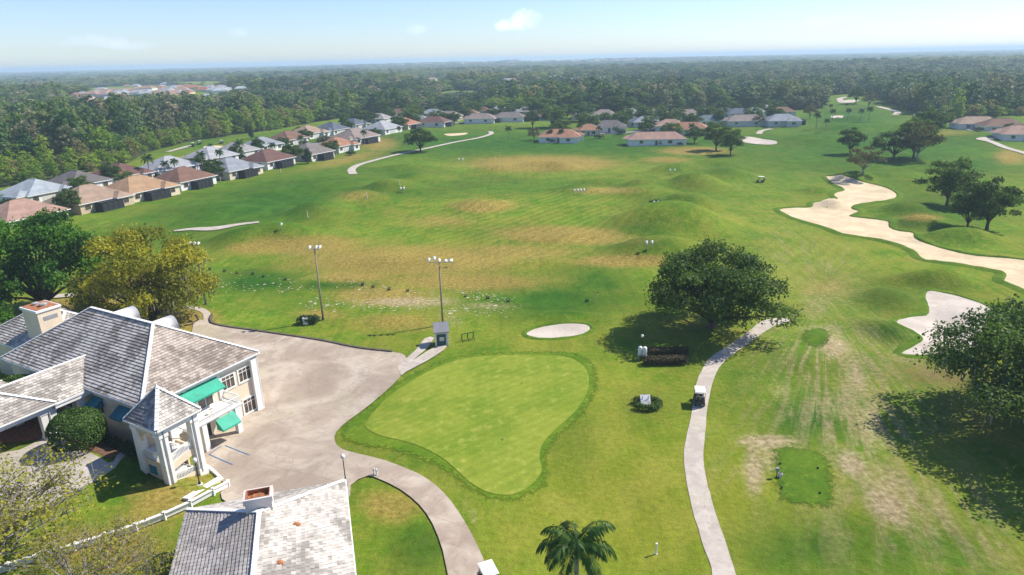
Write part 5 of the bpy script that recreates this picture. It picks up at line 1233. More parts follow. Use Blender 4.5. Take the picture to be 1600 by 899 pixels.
# columnar dark evergreen by the left houses
def cypress(label, px, py, s):
    r = np.random.default_rng(5); cs = np.array([(r.uniform(-.5, .5), r.uniform(-.5, .5), z) for z in np.linspace(1, 7, 12)]); rad = np.array([1.6 * (1 - abs(z - 2.8) / 6.5) + .35 for z in cs[:, 2]])
    P, Nn, T = lobes_cloud(r, cs, rad, 120, .5, 1.); V, Q = leaf_arrays(r, P, Nn, .5); b = MB(); b.tube([(0, 0, -.3), (0, 0, 4)], [.2, .08], 6)
    tree(label, G(px, py), (b.mesh('trunk', M['bark'], True), crown_mesh('crown', V, Q, T, M['shrub'])), s, 0, 'evergreen_tree')
cypress('dark upright evergreen before the grey roof in the left row', 482, 256, (1.0, 1.0, .85)); cypress('small dark evergreen at the end of the far left fairway', 394, 217, (.8, .8, .9))

# hedges and shrubs
def hedge_mesh(seed, pts, rad, per, leaf, mat, flat=1.0):
    r = np.random.default_rng(seed); P, Nn, T = lobes_cloud(r, np.array(pts, float), np.array(rad, float), per, leaf, flat)
    P[:, 2] = np.maximum(P[:, 2], .02); V, Q = leaf_arrays(r, P, Nn, leaf, .8); return crown_mesh('foliage', V, Q, T, M[mat])
def shrub_thing(name, label, p, me, stems, s=1.0, rz=0., cat='hedge', group=None):
    R = thing(name, label, cat, p, rz, group, s); mobj('foliage', me, R)
    b = MB()
    for q in stems: b.tube([(q[0], q[1], -.2), (q[0] * .9, q[1] * .9, q[2])], [.09, .04], 5)
    b.build('stem', M['bark'], R); return R
# big clipped dome by the entrance: dense shell of small leaves
def dome(seed, R, Ht, n, leaf):
    r = np.random.default_rng(seed); d = r.normal(size=(n, 3)); d /= np.linalg.norm(d, axis=1, keepdims=True); d[:, 2] = np.where(d[:, 2] < -.5, -d[:, 2], d[:, 2])
    sh = np.sign(d) * np.abs(d) ** .8; k = 1 + .035 * np.sin(d[:, 0] * 9) * np.sin(d[:, 1] * 8 + 1) * np.sin(d[:, 2] * 7)
    P = sh * (r.uniform(.90, 1.0, n) * k)[:, None] * np.array([R, R, Ht / 2 * 1.0]) + np.array([0, 0, Ht / 2]); nn = d + r.normal(size=(n, 3)) * .45; nn /= np.linalg.norm(nn, axis=1, keepdims=True)
    V, Q = leaf_arrays(r, P, nn, leaf, .85); return crown_mesh('foliage', V, Q, np.clip(r.normal(.5, .22, n), 0, 1), M['hedge'])
hp = club_world(-3.9, 5.6); D1 = dome(3, 2.55, 4.4, 9500, .2)
shrub_thing('clipped_shrub', 'large clipped green dome shrub beside the entrance portico', (hp[0], hp[1], hz(*hp) - .2), D1, [(0, 0, 3)], cat='shrub')
hp2 = club_world(-2.2, 21.5)
shrub_thing('clipped_shrub', 'clipped green shrub peeping over the portico roof at left', (hp2[0], hp2[1], hz(*hp2) - .2), D1, [(0, 0, 3)], (1.15, 1.15, .95), 1., cat='shrub')
LOWH = hedge_mesh(4, [(x, 0, .55) for x in np.arange(-2.5, 2.6, .55)], [.75] * 10, 260, .2, 'shrub')
for i, (lx, ly, s) in enumerate(((-1.4, 2.1, .9), (-1.2, 7.5, .8))):
    q = club_world(lx, ly); shrub_thing('low_hedge', ['dark low hedge in the shade left of the stair tower', 'dark low hedge behind the clipped dome shrub'][i], (q[0], q[1], hz(*q)), LOWH, [(-2, 0, .5), (0, 0, .5), (2, 0, .5)], s, TH + math.pi / 2)
BOXH = hedge_mesh(6, [(x, y, z) for x in np.arange(-2.7, 2.75, .45) for y in (-.3, .3) for z in (.35, .8)], [.42] * 13 * 4 if False else [.42] * (len(np.arange(-2.7, 2.75, .45)) * 4), 110, .16, 'hedge_b')
shrub_thing('clipped_hedge', 'nearer of two clipped brown hedges by the water station', gl(1039, 569), BOXH, [(-2, 0, .6), (0, 0, .6), (2, 0, .6)])
shrub_thing('clipped_hedge', 'farther of two clipped brown hedges in the oak shade', gl(1040, 556), BOXH, [(-2, 0, .6), (0, 0, .6), (2, 0, .6)], (1.05, 1, 1.1))
ring = [(1.45 * math.cos(t), 1.15 * math.sin(t), .4) for t in np.linspace(-2.55, 2.55, 18)]
RINGH = hedge_mesh(8, ring, [.5] * 18, 170, .16, 'hedge'); shrub_thing('round_hedge', 'dark ring-shaped hedge around the course sign on the lawn', gl(1010, 635), RINGH, [(1.4, 0, .5), (0, 1.1, .5), (0, -1.1, .5)])
ROUNDB = hedge_mesh(9, [(x * .7, y * .5, .5) for x in (-1.2, -.6, 0, .6, 1.2, 1.6) for y in (-.5, .5)], [.62] * 12, 230, .2, 'shrub')
shrub_thing('round_bush', 'dark low bush beside the left floodlight pole', gl(481, 505), ROUNDB, [(0, 0, .5)], 1.15, cat='bush')
def bin_(px, py, label):
    p = G(px, py); R = thing('white_bin', label, 'bin', (p[0], p[1], p[2])); b = MB(); b.box(-.38, -.3, 0, .38, .3, 1.05); b.build('bin_body', M['white'], R, False, .05); b = MB(); b.box(-.42, -.34, 1.05, .42, .34, 1.16); b.build('lid', M['linew'], R, False, .03)
bin_(478, 507, 'white utility box half inside the dark bush by the pole')
SH = hedge_mesh(12, [(x, y, .7) for x in (-.8, 0, .8) for y in (-.5, .5)], [.9] * 6, 60, .4, 'shrub', .9)
shrub_thing('garden_shrub', 'dark shrub behind the middle pair of range floodlights', gl(1024, 321), SH, [(0, 0, .6)], 1.1, cat='shrub')
k = 0
for (x, y, s, lb) in [(345, 276, 1.2, 'below the grey-blue roof'), (268, 300, 1.0, 'at the left corner of the brown-roofed house'), (140, 297, 1.4, 'between the dark grey and maroon roofs'), (215, 286, 1.4, 'right of the maroon roof'), (245, 280, 1.5, 'beside the tall palm'), (320, 262, 1.6, 'beneath the pale roofs'), (330, 270, 1.2, 'left of the grey-blue roof'), (300, 268, 1.5, 'among the palms'), (375, 250, 1.6, 'before the second row of roofs'), (430, 244, 1.5, 'above the maroon roof'), (450, 237, 1.6, 'on the street of the left row'), (475, 228, 1.8, 'before the tan roof'), (548, 243, 1.3, 'right of the orange-brown roof'), (590, 214, 1.6, 'right of the taupe roof'), (180, 322, 1.0, 'at the lanai corner of the orange-tan house'), (10, 325, 1.8, 'under the pale blue roof at the left edge'),
                     (862, 223, 1.4, 'at the left wall of the orange house'), (880, 223, 1.0, 'in front of the orange house'), (895, 222, 1.0, 'at the right wall of the orange house'), (936, 217, 1.6, 'right of the orange house'), (1000, 226, 1.0, 'left before the long pinkish house'), (1030, 227, 1.4, 'in front of the long pinkish house'), (1062, 227, 1.0, 'right before the long pinkish house'), (970, 210, 1.8, 'by the street at centre'), (832, 212, 1.3, 'alone on the grass left of the orange house'), (1230, 196, 1.6, 'before the blue-grey house'), (1170, 196, 1.6, 'beside the far right houses of the centre'), (745, 190, 2.0, 'before the distant brown roofs'), (700, 196, 1.8, 'beside the dark lanai roofs'), (660, 196, 1.6, 'right of the terracotta roof'), (1530, 206, 1.4, 'before the tan house at far right'), (110, 303, 1.2, 'before the dark grey roof'), (505, 222, 1.8, 'between the grey roofs')]:
    shrub_thing('garden_shrub', 'dark garden shrub ' + lb, gl(x, y), SH, [(0, 0, .6)], s, k * 1.3, 'shrub', 'garden shrubs round the houses'); k += 1

# palms
def palm_parts(seed, Ht, n, ln, leafw=.05, step=26, tr=.2):
    r = np.random.default_rng(seed); V, Q, T = [], [], []; rb = MB()
    for i in range(n):
        az = i * 2.399 + r.uniform(-.2, .2); el = math.radians(r.uniform(30, 78) if i % 3 else r.uniform(0, 25)); L_ = ln * r.uniform(.85, 1.1)
        d = np.array([math.cos(az) * math.cos(el), math.sin(az) * math.cos(el), math.sin(el)]); p = np.array([0, 0, Ht], float); pts = [p.copy()]; seg = 12
        for s in range(seg):
            d = d + np.array([0, 0, -.10 - .022 * s]); d /= np.linalg.norm(d); p = p + d * L_ / seg; pts.append(p.copy())
        pts = np.array(pts); rb.tube([tuple(q) for q in pts[::2]], [.035, .03, .025, .02, .015, .012, .008], 4, cap=False)
        side = np.cross(d, [0, 0, 1]); side /= np.linalg.norm(side) + 1e-9; tv = r.uniform(.2, .8)
        for k_ in range(step):
            t = (k_ + 1.5) / (step + 1); q = pts[0] + 0; f = t * seg; a = int(min(f, seg - 1)); q = pts[a] + (pts[a + 1] - pts[a]) * (f - a); tg = pts[a + 1] - pts[a]; tg /= np.linalg.norm(tg)
            ll = L_ * .26 * math.sin(math.pi * (t * .8 + .14)) * r.uniform(.85, 1.15)
            for sg in (-1, 1):
                dr = side * sg * .75 + tg * .5 + np.array([0, 0, -.55 + r.uniform(-.3, .25)]); dr /= np.linalg.norm(dr); wv_ = np.cross(dr, side + .01); wv_ = tg * leafw * (ln / 2.6)
                m_ = q + dr * ll * .55; e = q + dr * ll + np.array([0, 0, -ll * .28]); o = len(V)
                V += [q - wv_ * .4, m_ - wv_, e, m_ + wv_]; Q.append((o, o + 1, o + 2, o + 3)); T.append(np.clip(tv + r.normal(0, .15), 0, 1))
    fr = crown_mesh('fronds', np.array(V), np.array(Q), np.array(T), M['palm'])
    b = MB(); b.tube([(0, 0, -.4), (0, 0, .3), (.03, 0, Ht * .5), (0, 0, Ht * .92), (0, 0, Ht)], [tr * 1.4, tr, tr * .85, tr * .75, tr * .5], 9)
    for z in np.arange(.4, Ht * .9, .35): b.lathe([(tr * .9, 0), (tr * 1.02, .05), (tr * .9, .1)], 9, (0.015, 0, z))
    return b.mesh('trunk', M['greybark'], True), fr, rb.mesh('frond_ribs', M['palm'])
def palm(label, p, parts, s=1., rz=0.):
    R = thing('palm_tree', label, 'palm tree', p, rz, 'palm trees', s); mobj('trunk', parts[0], R); f = mobj('fronds', parts[1], R); mobj('frond_ribs', parts[2], f); return R
PALM = palm_parts(2, 6.2, 16, 3.7, .06, 40); PALM_F = palm_parts(3, 7.5, 18, 3.0, .13, 12)
pp = pray_hit(901, 850, 6.2); palm('feather palm with arching fronds at the bottom edge of the lawn', (pp[0], pp[1], 0), PALM, 1.0, .6)
for i, (x, y, s, lb) in enumerate([(236, 281, 1.15, 'tall palm rising before the pale roof in the left row'), (262, 279, .8, 'shorter palm right of the tall one in the left row'), (276, 277, .85, 'palm at the corner of the pale roof'), (318, 268, .95, 'bushy palm before the pale roofs'), (346, 262, .9, 'palm above the grey-blue roof'), (331, 245, .7, 'small palm beside the far left bunker'), (378, 246, .95, 'palm beside the second grey roof of the left row'), (428, 250, .9, 'palm above the maroon-brown roof'), (472, 236, .9, 'palm on the street behind the left row'), (525, 242, .8, 'low palm before the orange-brown roof'), (570, 226, .9, 'palm before the taupe roof'), (624, 215, .75, 'palm left of the lone round oak'), (795, 221, .95, 'palm alone at the far end of the range'), (905, 215, .9, 'palm at the right front of the orange house'), (860, 222, .8, 'palm at the left wall of the orange house'), (877, 222, .8, 'palm in front of the orange house wall'), (935, 217, .8, 'short palm by the street right of the orange house'), (961, 218, .8, 'palm left of the long pinkish-roofed house'), (975, 204, 1.0, 'palm before the dark blue roof'), (1028, 196, 1.0, 'palm behind the long pinkish-roofed house'), (1079, 216, .9, 'palm at the right gable of the long house'),
                               (1275, 201, 1.0, 'bushy palm right of the blue-grey house'), (1290, 206, .8, 'thin palm on the right fairway'), (1300, 191, .9, 'palm before the far bunker'), (1324, 190, .9, 'palm above the slim dark oak'), (1344, 190, .85, 'left palm of the close pair on the right fairway'), (1357, 190, 1.0, 'right palm of the close pair on the right fairway'), (1408, 183, .9, 'palm at the edge of the right-hand wood'), (1322, 174, .7, 'small far palm above the fairway bunker'), (1297, 177, .7, 'far palm left of the fairway bunker'), (1550, 203, .8, 'palm before the brown house at far right'), (1530, 200, .8, 'palm before the tan house at far right')]):
    palm(lb, G(x, y), PALM_F, s * .92, i * 1.1)

# ------------------------------------------------------------------ houses
ROOF = {n: shingle('roof_' + n, c) for n, c in {'paleblue': (.33, .365, .395), 'darkgrey': (.14, .125, .125), 'maroon': (.145, .075, .062), 'pale': (.34, .345, .36), 'tan': (.33, .235, .17), 'orange': (.37, .235, .135), 'brown': (.19, .105, .075), 'greyblue': (.25, .265, .295), 'pink': (.36, .225, .175), 'greybrown': (.19, .16, .15), 'rust': (.335, .17, .105), 'grey': (.29, .28, .28), 'taupe': (.25, .20, .175), 'slate': (.10, .115, .15), 'terracotta': (.36, .16, .095), 'teal': (.11, .15, .165)}.items()}
WALL = {n: plain('wall_' + n, c, .85, .06, .5) for n, c in {'white': (.74, .72, .68), 'cream': (.68, .58, .42), 'grey': (.55, .54, .52), 'tan': (.55, .43, .28)}.items()}
def house(nx, ny, W, D, rot, roof, wall, label, lanai=1, wing=0, group='houses of the estate', eave=2.9, pitch=26, detail=True, rise=0):
    c = G(nx, ny); a = math.radians(rot); ca, sa = math.cos(a), math.sin(a)
    lx, ly = W / 2, -D / 2
    ox, oy = c[0] - (lx * ca - ly * sa), c[1] - (lx * sa + ly * ca)
    zb = hz(ox, oy); z = max(zb, c[2]) + .05
    R = thing('house', label, 'house', (ox, oy, z), a, group)
    b = MB(); b.box(-W / 2, -D / 2, -2.5, W / 2, D / 2, eave)
    if wing: b.box(W / 2 - wing * .5 - W * .42, -D / 2 - 2.6, -2.5, W / 2 - W * .08, -D / 2, eave)
    b.build('wall', WALL[wall], R)
    t = math.tan(math.radians(pitch)); o = .55
    rf = MB()
    def hip(x0, y0, x1, y1, zt=0):
        if (x1 - x0) >= (y1 - y0):
            h = (y1 - y0) / 2; zr = eave + h * t + zt; A_, B_ = (x0 + h * .85, (y0 + y1) / 2, zr), (x1 - h * .85, (y0 + y1) / 2, zr)
            v = [(x0, y0, eave), (x1, y0, eave), (x1, y1, eave), (x0, y1, eave), A_, B_]; f = [(0, 1, 5, 4), (1, 2, 5), (2, 3, 4, 5), (3, 0, 4)]
        else:
            h = (x1 - x0) / 2; zr = eave + h * t + zt; A_, B_ = ((x0 + x1) / 2, y0 + h * .85, zr), ((x0 + x1) / 2, y1 - h * .85, zr)
            v = [(x0, y0, eave), (x1, y0, eave), (x1, y1, eave), (x0, y1, eave), A_, B_]; f = [(0, 1, 4), (1, 2, 5, 4), (2, 3, 5), (3, 0, 4, 5)]
        rf.add(v, f + [(3, 2, 1, 0)])
        rf.add([(x, y, zz) for zz in (eave - .22, eave - .004) for x, y in ((x0, y0), (x1, y0), (x1, y1), (x0, y1))], [(i, (i + 1) % 4, 4 + (i + 1) % 4, 4 + i) for i in range(4)], 1)
        return zr
    zr = hip(-W / 2 - o, -D / 2 - o, W / 2 + o, D / 2 + o)
    if wing: hip(W / 2 - wing * .5 - W * .42 - o, -D / 2 - 2.6 - o, W / 2 - W * .08 + o, -D / 2 + 3.5, .01)
    else: hip(-W / 2 - o - 1.8, -D * .12, -W / 2 + 4, D * .36, .012)
    bay = (len(label) + int(nx)) % 2
    if bay: b = MB(); b.box(W / 2, D * .16, -2.5, W / 2 + 1.9, D / 2 - .4, eave - .01); b.build('bay_wall', WALL[wall], R); hip(W / 2 - 4.5, D * .16 - o, W / 2 + 1.9 + o, D / 2 - .4 + o, .02)
    ro = rf.build('roof', [ROOF[roof], M['trim']], R)
    if detail:
        b = MB(); b.box(-W * .2, D * .1, zr - 1.6, -W * .2 + .35, D * .1 + .35, zr - .6); b.build('roof_vent', M['galv'], ro)
        rc = MB()
        h = min(W, D) / 2 + o
        if W >= D: rc.beam((-W / 2 - o + h * .85, 0, zr + .03), (W / 2 + o - h * .85, 0, zr + .03), .35, .09)
        else: rc.beam((0, -D / 2 - o + h * .85, zr + .03), (0, D / 2 + o - h * .85, zr + .03), .35, .09)
        rc.build('ridge_cap', ROOF[roof], ro)
    def win(x, y, w_, zz, hh, face, mat='glass', nm='window'):
        f = MB(); g_ = MB()
        if face == '-y': f.box(x - w_ / 2 - .12, y - .07, zz - .12, x + w_ / 2 + .12, y, zz + hh + .12); g_.box(x - w_ / 2, y - .1, zz, x + w_ / 2, y - .07, zz + hh)
        else: f.box(x, y - w_ / 2 - .12, zz - .12, x + .07, y + w_ / 2 + .12, zz + hh + .12); g_.box(x + .07, y - w_ / 2, zz, x + .1, y + w_ / 2, zz + hh)
        fo = f.build(nm, M['trim'], R); g_.build('pane', M[mat], fo)
    yf = -D / 2 - (2.6 if wing else 0)
    win(-W * .28, -D / 2, 1.6, 1.0, 1.3, '-y'); win(W * .22, yf, 2.0, .9, 1.4, '-y'); win(W / 2 + (1.9 if bay else 0), D * .32, 1.8, .9, 1.4, '+x'); win(W / 2, -D * .36, 1.8, .9, 1.4, '+x')
    if not lanai: win(-W * .02, -D / 2, 1.1, .1, 2.1, '-y', 'darkgreen', 'door'); win(W / 2, -D * .05, 4.6, .1, 2.2, '+x', 'linew', 'garage_door')
    else:
        lw = D * .42; d = 3.4
        b = MB(); b.box(W / 2, -lw * .55, -1.2, W / 2 + d, lw * .45, 2.55); lo_ = b.build('screen_enclosure', M['screen'], R)
        f = MB()
        for k_ in range(5):
            y = -lw * .55 + lw * k_ / 4; f.beam((W / 2 + d + .02, y, -.5), (W / 2 + d + .02, y, 2.6), .09, .09, up=(0, 1, 0)); f.beam((W / 2, y, 2.6), (W / 2 + d, y, 2.6), .08, .08)
        f.beam((W / 2 + d + .02, -lw * .55, 2.6), (W / 2 + d + .02, lw * .45, 2.6), .12, .12); f.beam((W / 2 + d + .02, -lw * .55, 1.0), (W / 2 + d + .02, lw * .45, 1.0), .07, .07)
        for x in (W / 2 + 1.2, W / 2 + 2.3): f.beam((x, -lw * .55 - .02, -.5), (x, -lw * .55 - .02, 2.6), .08, .08, up=(0, 1, 0))
        f.build('screen_frame', M['black'] if len(label) % 3 else M['grey'], lo_)
    return R
HS = [
 (284, 299, 14.5, 18, -23, 'brown', 'white', 'brown-roofed white house with screened lanai nearest the range', 1, 0),
 (206, 318, 15, 20, -23, 'orange', 'cream', 'orange-tan roofed house with dark screened pool porch', 1, 0),
 (128, 336, 15, 19, -23, 'tan', 'tan', 'tan-roofed house partly hidden by the green oak at left', 1, 0),
 (16, 364, 15, 19, -23, 'pink', 'tan', 'dusty pink-roofed house at the left edge above the oak', 1, 0),
 (360, 282, 14.5, 18, -23, 'greyblue', 'cream', 'grey-blue roofed house with dark porch right of the brown one', 1, 0),
 (419, 266, 14.5, 19, -23, 'maroon', 'white', 'maroon-brown roofed white house in mid left row', 1, 0),
 (487, 253, 15, 18, -24, 'greybrown', 'white', 'grey-brown roofed house behind the dark evergreen', 1, 0),
 (530, 240, 13, 16, -24, 'rust', 'white', 'orange-brown roofed house with low palm in the left row', 0, 0),
 (556, 227, 17, 24, -26, 'taupe', 'white', 'long taupe-roofed house near the end of the left row', 1, 3),
 (602, 211, 16, 20, -26, 'pale', 'white', 'pale grey-roofed house left of the terracotta roof', 0, 0),
 (638, 203, 15, 18, -20, 'terracotta', 'cream', 'small terracotta-roofed house above the lone oak', 1, 0),
 (48, 322, 15, 17, -23, 'paleblue', 'white', 'pale blue-roofed house at the left edge', 0, 2),
 (115, 306, 15, 17, -23, 'darkgrey', 'white', 'dark grey-roofed house by the left edge of the wood', 0, 2),
 (184, 291, 15, 17, -23, 'maroon', 'white', 'maroon-roofed house before the bright thicket', 0, 2),
 (262, 279, 15, 18, -23, 'pale', 'white', 'pale roofed house behind the tall palm', 0, 2),
 (330, 261, 15, 18, -23, 'pale', 'white', 'white-grey roofed house beside the far left bunker', 0, 2),
 (372, 250, 14, 16, -23, 'grey', 'white', 'grey-roofed house in the second left row', 0, 2),
 (411, 239, 13, 16, -24, 'greyblue', 'white', 'blue-grey roofed house in the second left row', 0, 2),
 (452, 229, 14, 17, -24, 'brown', 'white', 'brown-roofed white-gabled house in the second left row', 0, 2),
 (484, 218, 14, 17, -24, 'tan', 'white', 'tan-roofed house at the edge of the left wood', 0, 2),
 (522, 212, 15, 17, -24, 'slate', 'white', 'dark slate-roofed house with white gable', 0, 2),
 (556, 203, 13, 15, -24, 'slate', 'white', 'second dark slate-roofed house behind trees', 0, 0),
 (600, 193, 16, 15, -20, 'grey', 'grey', 'grey-roofed house among dark trees', 0, 0),
 (645, 190, 16, 15, -18, 'greybrown', 'grey', 'grey-brown roof behind the terracotta one', 0, 0),
 (694, 199, 18, 15, -15, 'maroon', 'white', 'maroon-brown roofed house with white chimney end', 1, 0),
 (668, 197, 13, 14, -15, 'greyblue', 'white', 'grey-roofed house with pale gable by the maroon one', 0, 2),
 (716, 189, 16, 14, -12, 'taupe', 'cream', 'taupe-roofed house in the upper middle row', 0, 0),
 (742, 184, 15, 14, -12, 'brown', 'grey', 'small brown roof in the upper middle row', 0, 0),
 (772, 193, 20, 14, -8, 'taupe', 'white', 'wide taupe-roofed house with screened rear', 1, 0),
 (818, 191, 20, 14, -6, 'greybrown', 'white', 'grey-brown roofed house at the end of the upper middle row', 1, 0),
 (795, 180, 15, 14, -8, 'greyblue', 'white', 'pale gabled house behind the upper middle row', 0, 2),
 (842, 181, 16, 13, -4, 'grey', 'white', 'grey-roofed house left of the bright-topped oak', 0, 0),
 (906, 223, 21, 15, -6, 'rust', 'white', 'orange tile-roofed house facing the range at centre', 0, 3),
 (937, 212, 12, 13, -6, 'rust', 'cream', 'small orange-roofed wing house behind palms', 0, 0),
 (978, 207, 18, 15, -8, 'darkgrey', 'white', 'dark grey-roofed house on the central street', 0, 2),
 (1003, 198, 19, 15, -8, 'slate', 'white', 'dark blue-slate roofed house on the central street', 0, 2),
 (1072, 227, 27, 13, -4, 'pink', 'white', 'long low pinkish-roofed white house facing the range', 0, 0),
 (1106, 212, 20, 15, -20, 'rust', 'cream', 'reddish-brown roofed house behind the long one', 0, 0),
 (1070, 206, 16, 15, -12, 'pink', 'white', 'rose-tan roofed house behind the long pinkish one', 0, 0),
 (1000, 184, 14, 13, -6, 'grey', 'white', 'white gabled house behind the slate roof', 0, 2),
 (1042, 184, 15, 13, -6, 'taupe', 'white', 'taupe-roofed house in the rear central row', 0, 0),
 (1096, 187, 22, 14, -6, 'taupe', 'grey', 'wide taupe-roofed house in the rear central row', 0, 0),
 (1142, 197, 20, 14, -6, 'teal', 'grey', 'dark teal-grey roofed house with long porch', 1, 0),
 (1152, 183, 14, 13, -4, 'paleblue', 'white', 'pale grey-blue roofed house in the rear row', 0, 0),
 (1198, 197, 22, 14, -5, 'taupe', 'grey', 'grey-taupe roofed house left of the blue-grey one', 1, 0),
 (1198, 183, 14, 13, -4, 'greyblue', 'white', 'small blue-grey roof in the rear row', 0, 0),
 (1252, 197, 18, 15, -5, 'greyblue', 'grey', 'blue-grey roofed house at the right end of the centre', 1, 2),
 (1243, 182, 15, 13, -4, 'brown', 'grey', 'brown roof behind the blue-grey one', 0, 0),
 (1218, 178, 13, 13, -4, 'grey', 'white', 'grey roof at the wood edge behind the centre', 0, 0),
 (1566, 203, 20, 14, -12, 'tan', 'white', 'tan-roofed house at far right before the wood', 1, 0),
 (1604, 208, 18, 15, -14, 'brown', 'white', 'brown-roofed house at the far right edge', 0, 2),
 (1640, 222, 18, 15, -16, 'pink', 'white', 'pinkish-roofed house cut by the far right edge', 0, 0),
 (872, 189, 15, 13, -6, 'brown', 'white', 'brown roof peeping right of the bright-topped oak', 0, 0),
 (930, 187, 16, 13, -6, 'greybrown', 'white', 'grey-brown roof behind the broad dark oak', 0, 2),
 (962, 186, 15, 13, -6, 'taupe', 'cream', 'taupe roof under the wide dark oak', 0, 0),
 (764, 180, 15, 13, -8, 'maroon', 'white', 'maroon roof at the wood edge in the upper middle', 0, 0),
 (688, 184, 15, 13, -12, 'greyblue', 'white', 'blue-grey roof at the wood edge in the upper middle', 0, 2),
 (1122, 184, 15, 13, -5, 'greybrown', 'white', 'grey-brown roof in the rear central row', 0, 2),
 (1174, 184, 15, 13, -5, 'slate', 'grey', 'slate roof in the rear row near the right end', 0, 0),
 (630, 183, 14, 13, -16, 'brown', 'white', 'brown roof deep among the trees left of the lake', 0, 0),
 (1030, 199, 15, 14, -8, 'greyblue', 'white', 'grey-blue roof on the central street behind palms', 0, 2),
]
for hsd in HS:
    h_ = list(hsd); h_[3] *= .86
    R_ = house(*h_[:8], lanai=h_[8], wing=h_[9])
    kk = len(h_[7]) * 7 + int(h_[0]); fx, fy = ((-h_[2] / 2 - 3.0, h_[3] * .3) if kk % 2 else (h_[2] * .2, h_[3] / 2 + 3.5))
    ca, sa = math.cos(math.radians(h_[4])), math.sin(math.radians(h_[4])); tx, ty = R_.location.x + fx * ca - fy * sa, R_.location.y + fx * sa + fy * ca
    tree('garden tree by the ' + h_[7], (tx, ty, hz(tx, ty)), (OAK_S2, OAK_S, OAK_S2, OAK_T)[kk % 4], (.45 + .05 * (kk % 7), .45 + .05 * (kk % 7), .5 + .06 * (kk % 6)), kk * .7, 'garden_tree', 'trees in the house gardens')
    if h_[0] > 590 and h_[0] < 1260:
        fx, fy = h_[2] * (.5 - .17 * (kk % 5)), h_[3] / 2 + 5 + kk % 4; tx, ty = R_.location.x + fx * ca - fy * sa, R_.location.y + fx * sa + fy * ca
        tree('taller tree behind the ' + h_[7], (tx, ty, hz(tx, ty)), (OAK_S2, OAK_S2, OAK_S)[kk % 3], (.8 + .06 * (kk % 5), .8 + .06 * (kk % 5), .72 + .07 * (kk % 5)), kk * .9, 'garden_tree', 'trees in the house gardens')
# towns far beyond the woods: each house small, with walls and roof
FW_ = []
def far_house_mesh(W, D, roof, wall):
    b = MB(); b.box(-W / 2, -D / 2, -3, W / 2, D / 2, 3.2); w_ = b.mesh('wall', WALL[wall]); b = MB(); h = D / 2
    b.add([(-W / 2 - .5, -D / 2 - .5, 3.2), (W / 2 + .5, -D / 2 - .5, 3.2), (W / 2 + .5, D / 2 + .5, 3.2), (-W / 2 - .5, D / 2 + .5, 3.2), (-W / 2 + h * .8, 0, 3.2 + h * .5), (W / 2 - h * .8, 0, 3.2 + h * .5)], [(0, 1, 5, 4), (1, 2, 5), (2, 3, 4, 5), (3, 0, 4), (3, 2, 1, 0)])
    return w_, b.mesh('roof', ROOF[roof])
FH = [(far_house_mesh(20, 14, r_, w_), n_) for r_, w_, n_ in (('pale', 'white', 'pale roofed'), ('terracotta', 'cream', 'terracotta roofed'), ('pink', 'white', 'pinkish roofed'), ('paleblue', 'white', 'white roofed'), ('tan', 'cream', 'tan roofed'))]
rt = np.random.default_rng(17)
def far_house(px, py, k, where, rise=5.0, s=1.0, pos=None):
    p = G(px, py) if py > 105 else pos; (w_, r_), nm = FH[k]; R = thing('far_house', '%s house %s' % (nm, where), 'house', (p[0], p[1], p[2]), rt.uniform(-.5, .5), '%s houses %s' % (nm, where), s); mobj('wall', w_, R); mobj('roof', r_, R)

for i in range(95):
    x = rt.uniform(118, 378); t = (x - 118) / 260; yc = 149 - 12 * t + rt.normal(0, 4.6); far_house(x, yc + 2, int(rt.integers(0, 5)), 'in the hazy town beyond the left wood', 5.5, rt.uniform(.6, .95))
HCLEAR = []
for i in range(24): far_house(rt.uniform(400, 650), rt.uniform(118, 146), int(rt.integers(0, 5)), 'scattered in the distant trees left of the lake', 8, (.75, .75, 1.1))
for i in range(18): far_house(rt.uniform(640, 860), rt.uniform(112, 136), int(rt.integers(0, 5)), 'beside the pale field by the lake', 6, (.8, .8, 1.1))
for i in range(70):
    fx, fy = rt.uniform(-700, 950), rt.uniform(4080, 4520); far_house(0, 0, int(rt.integers(1, 3)) if rt.random() < .8 else 0, 'in the far terracotta suburb below the horizon', 6, (1.6, 1.6, 1.5), (fx, fy, hz(fx, fy)))
for (x, y) in ((868, 131), (905, 133), (945, 134), (118, 119), (1395, 112)): far_house(x, y, 0, 'alone in the hazy woods towards the horizon', 9, 1.7)

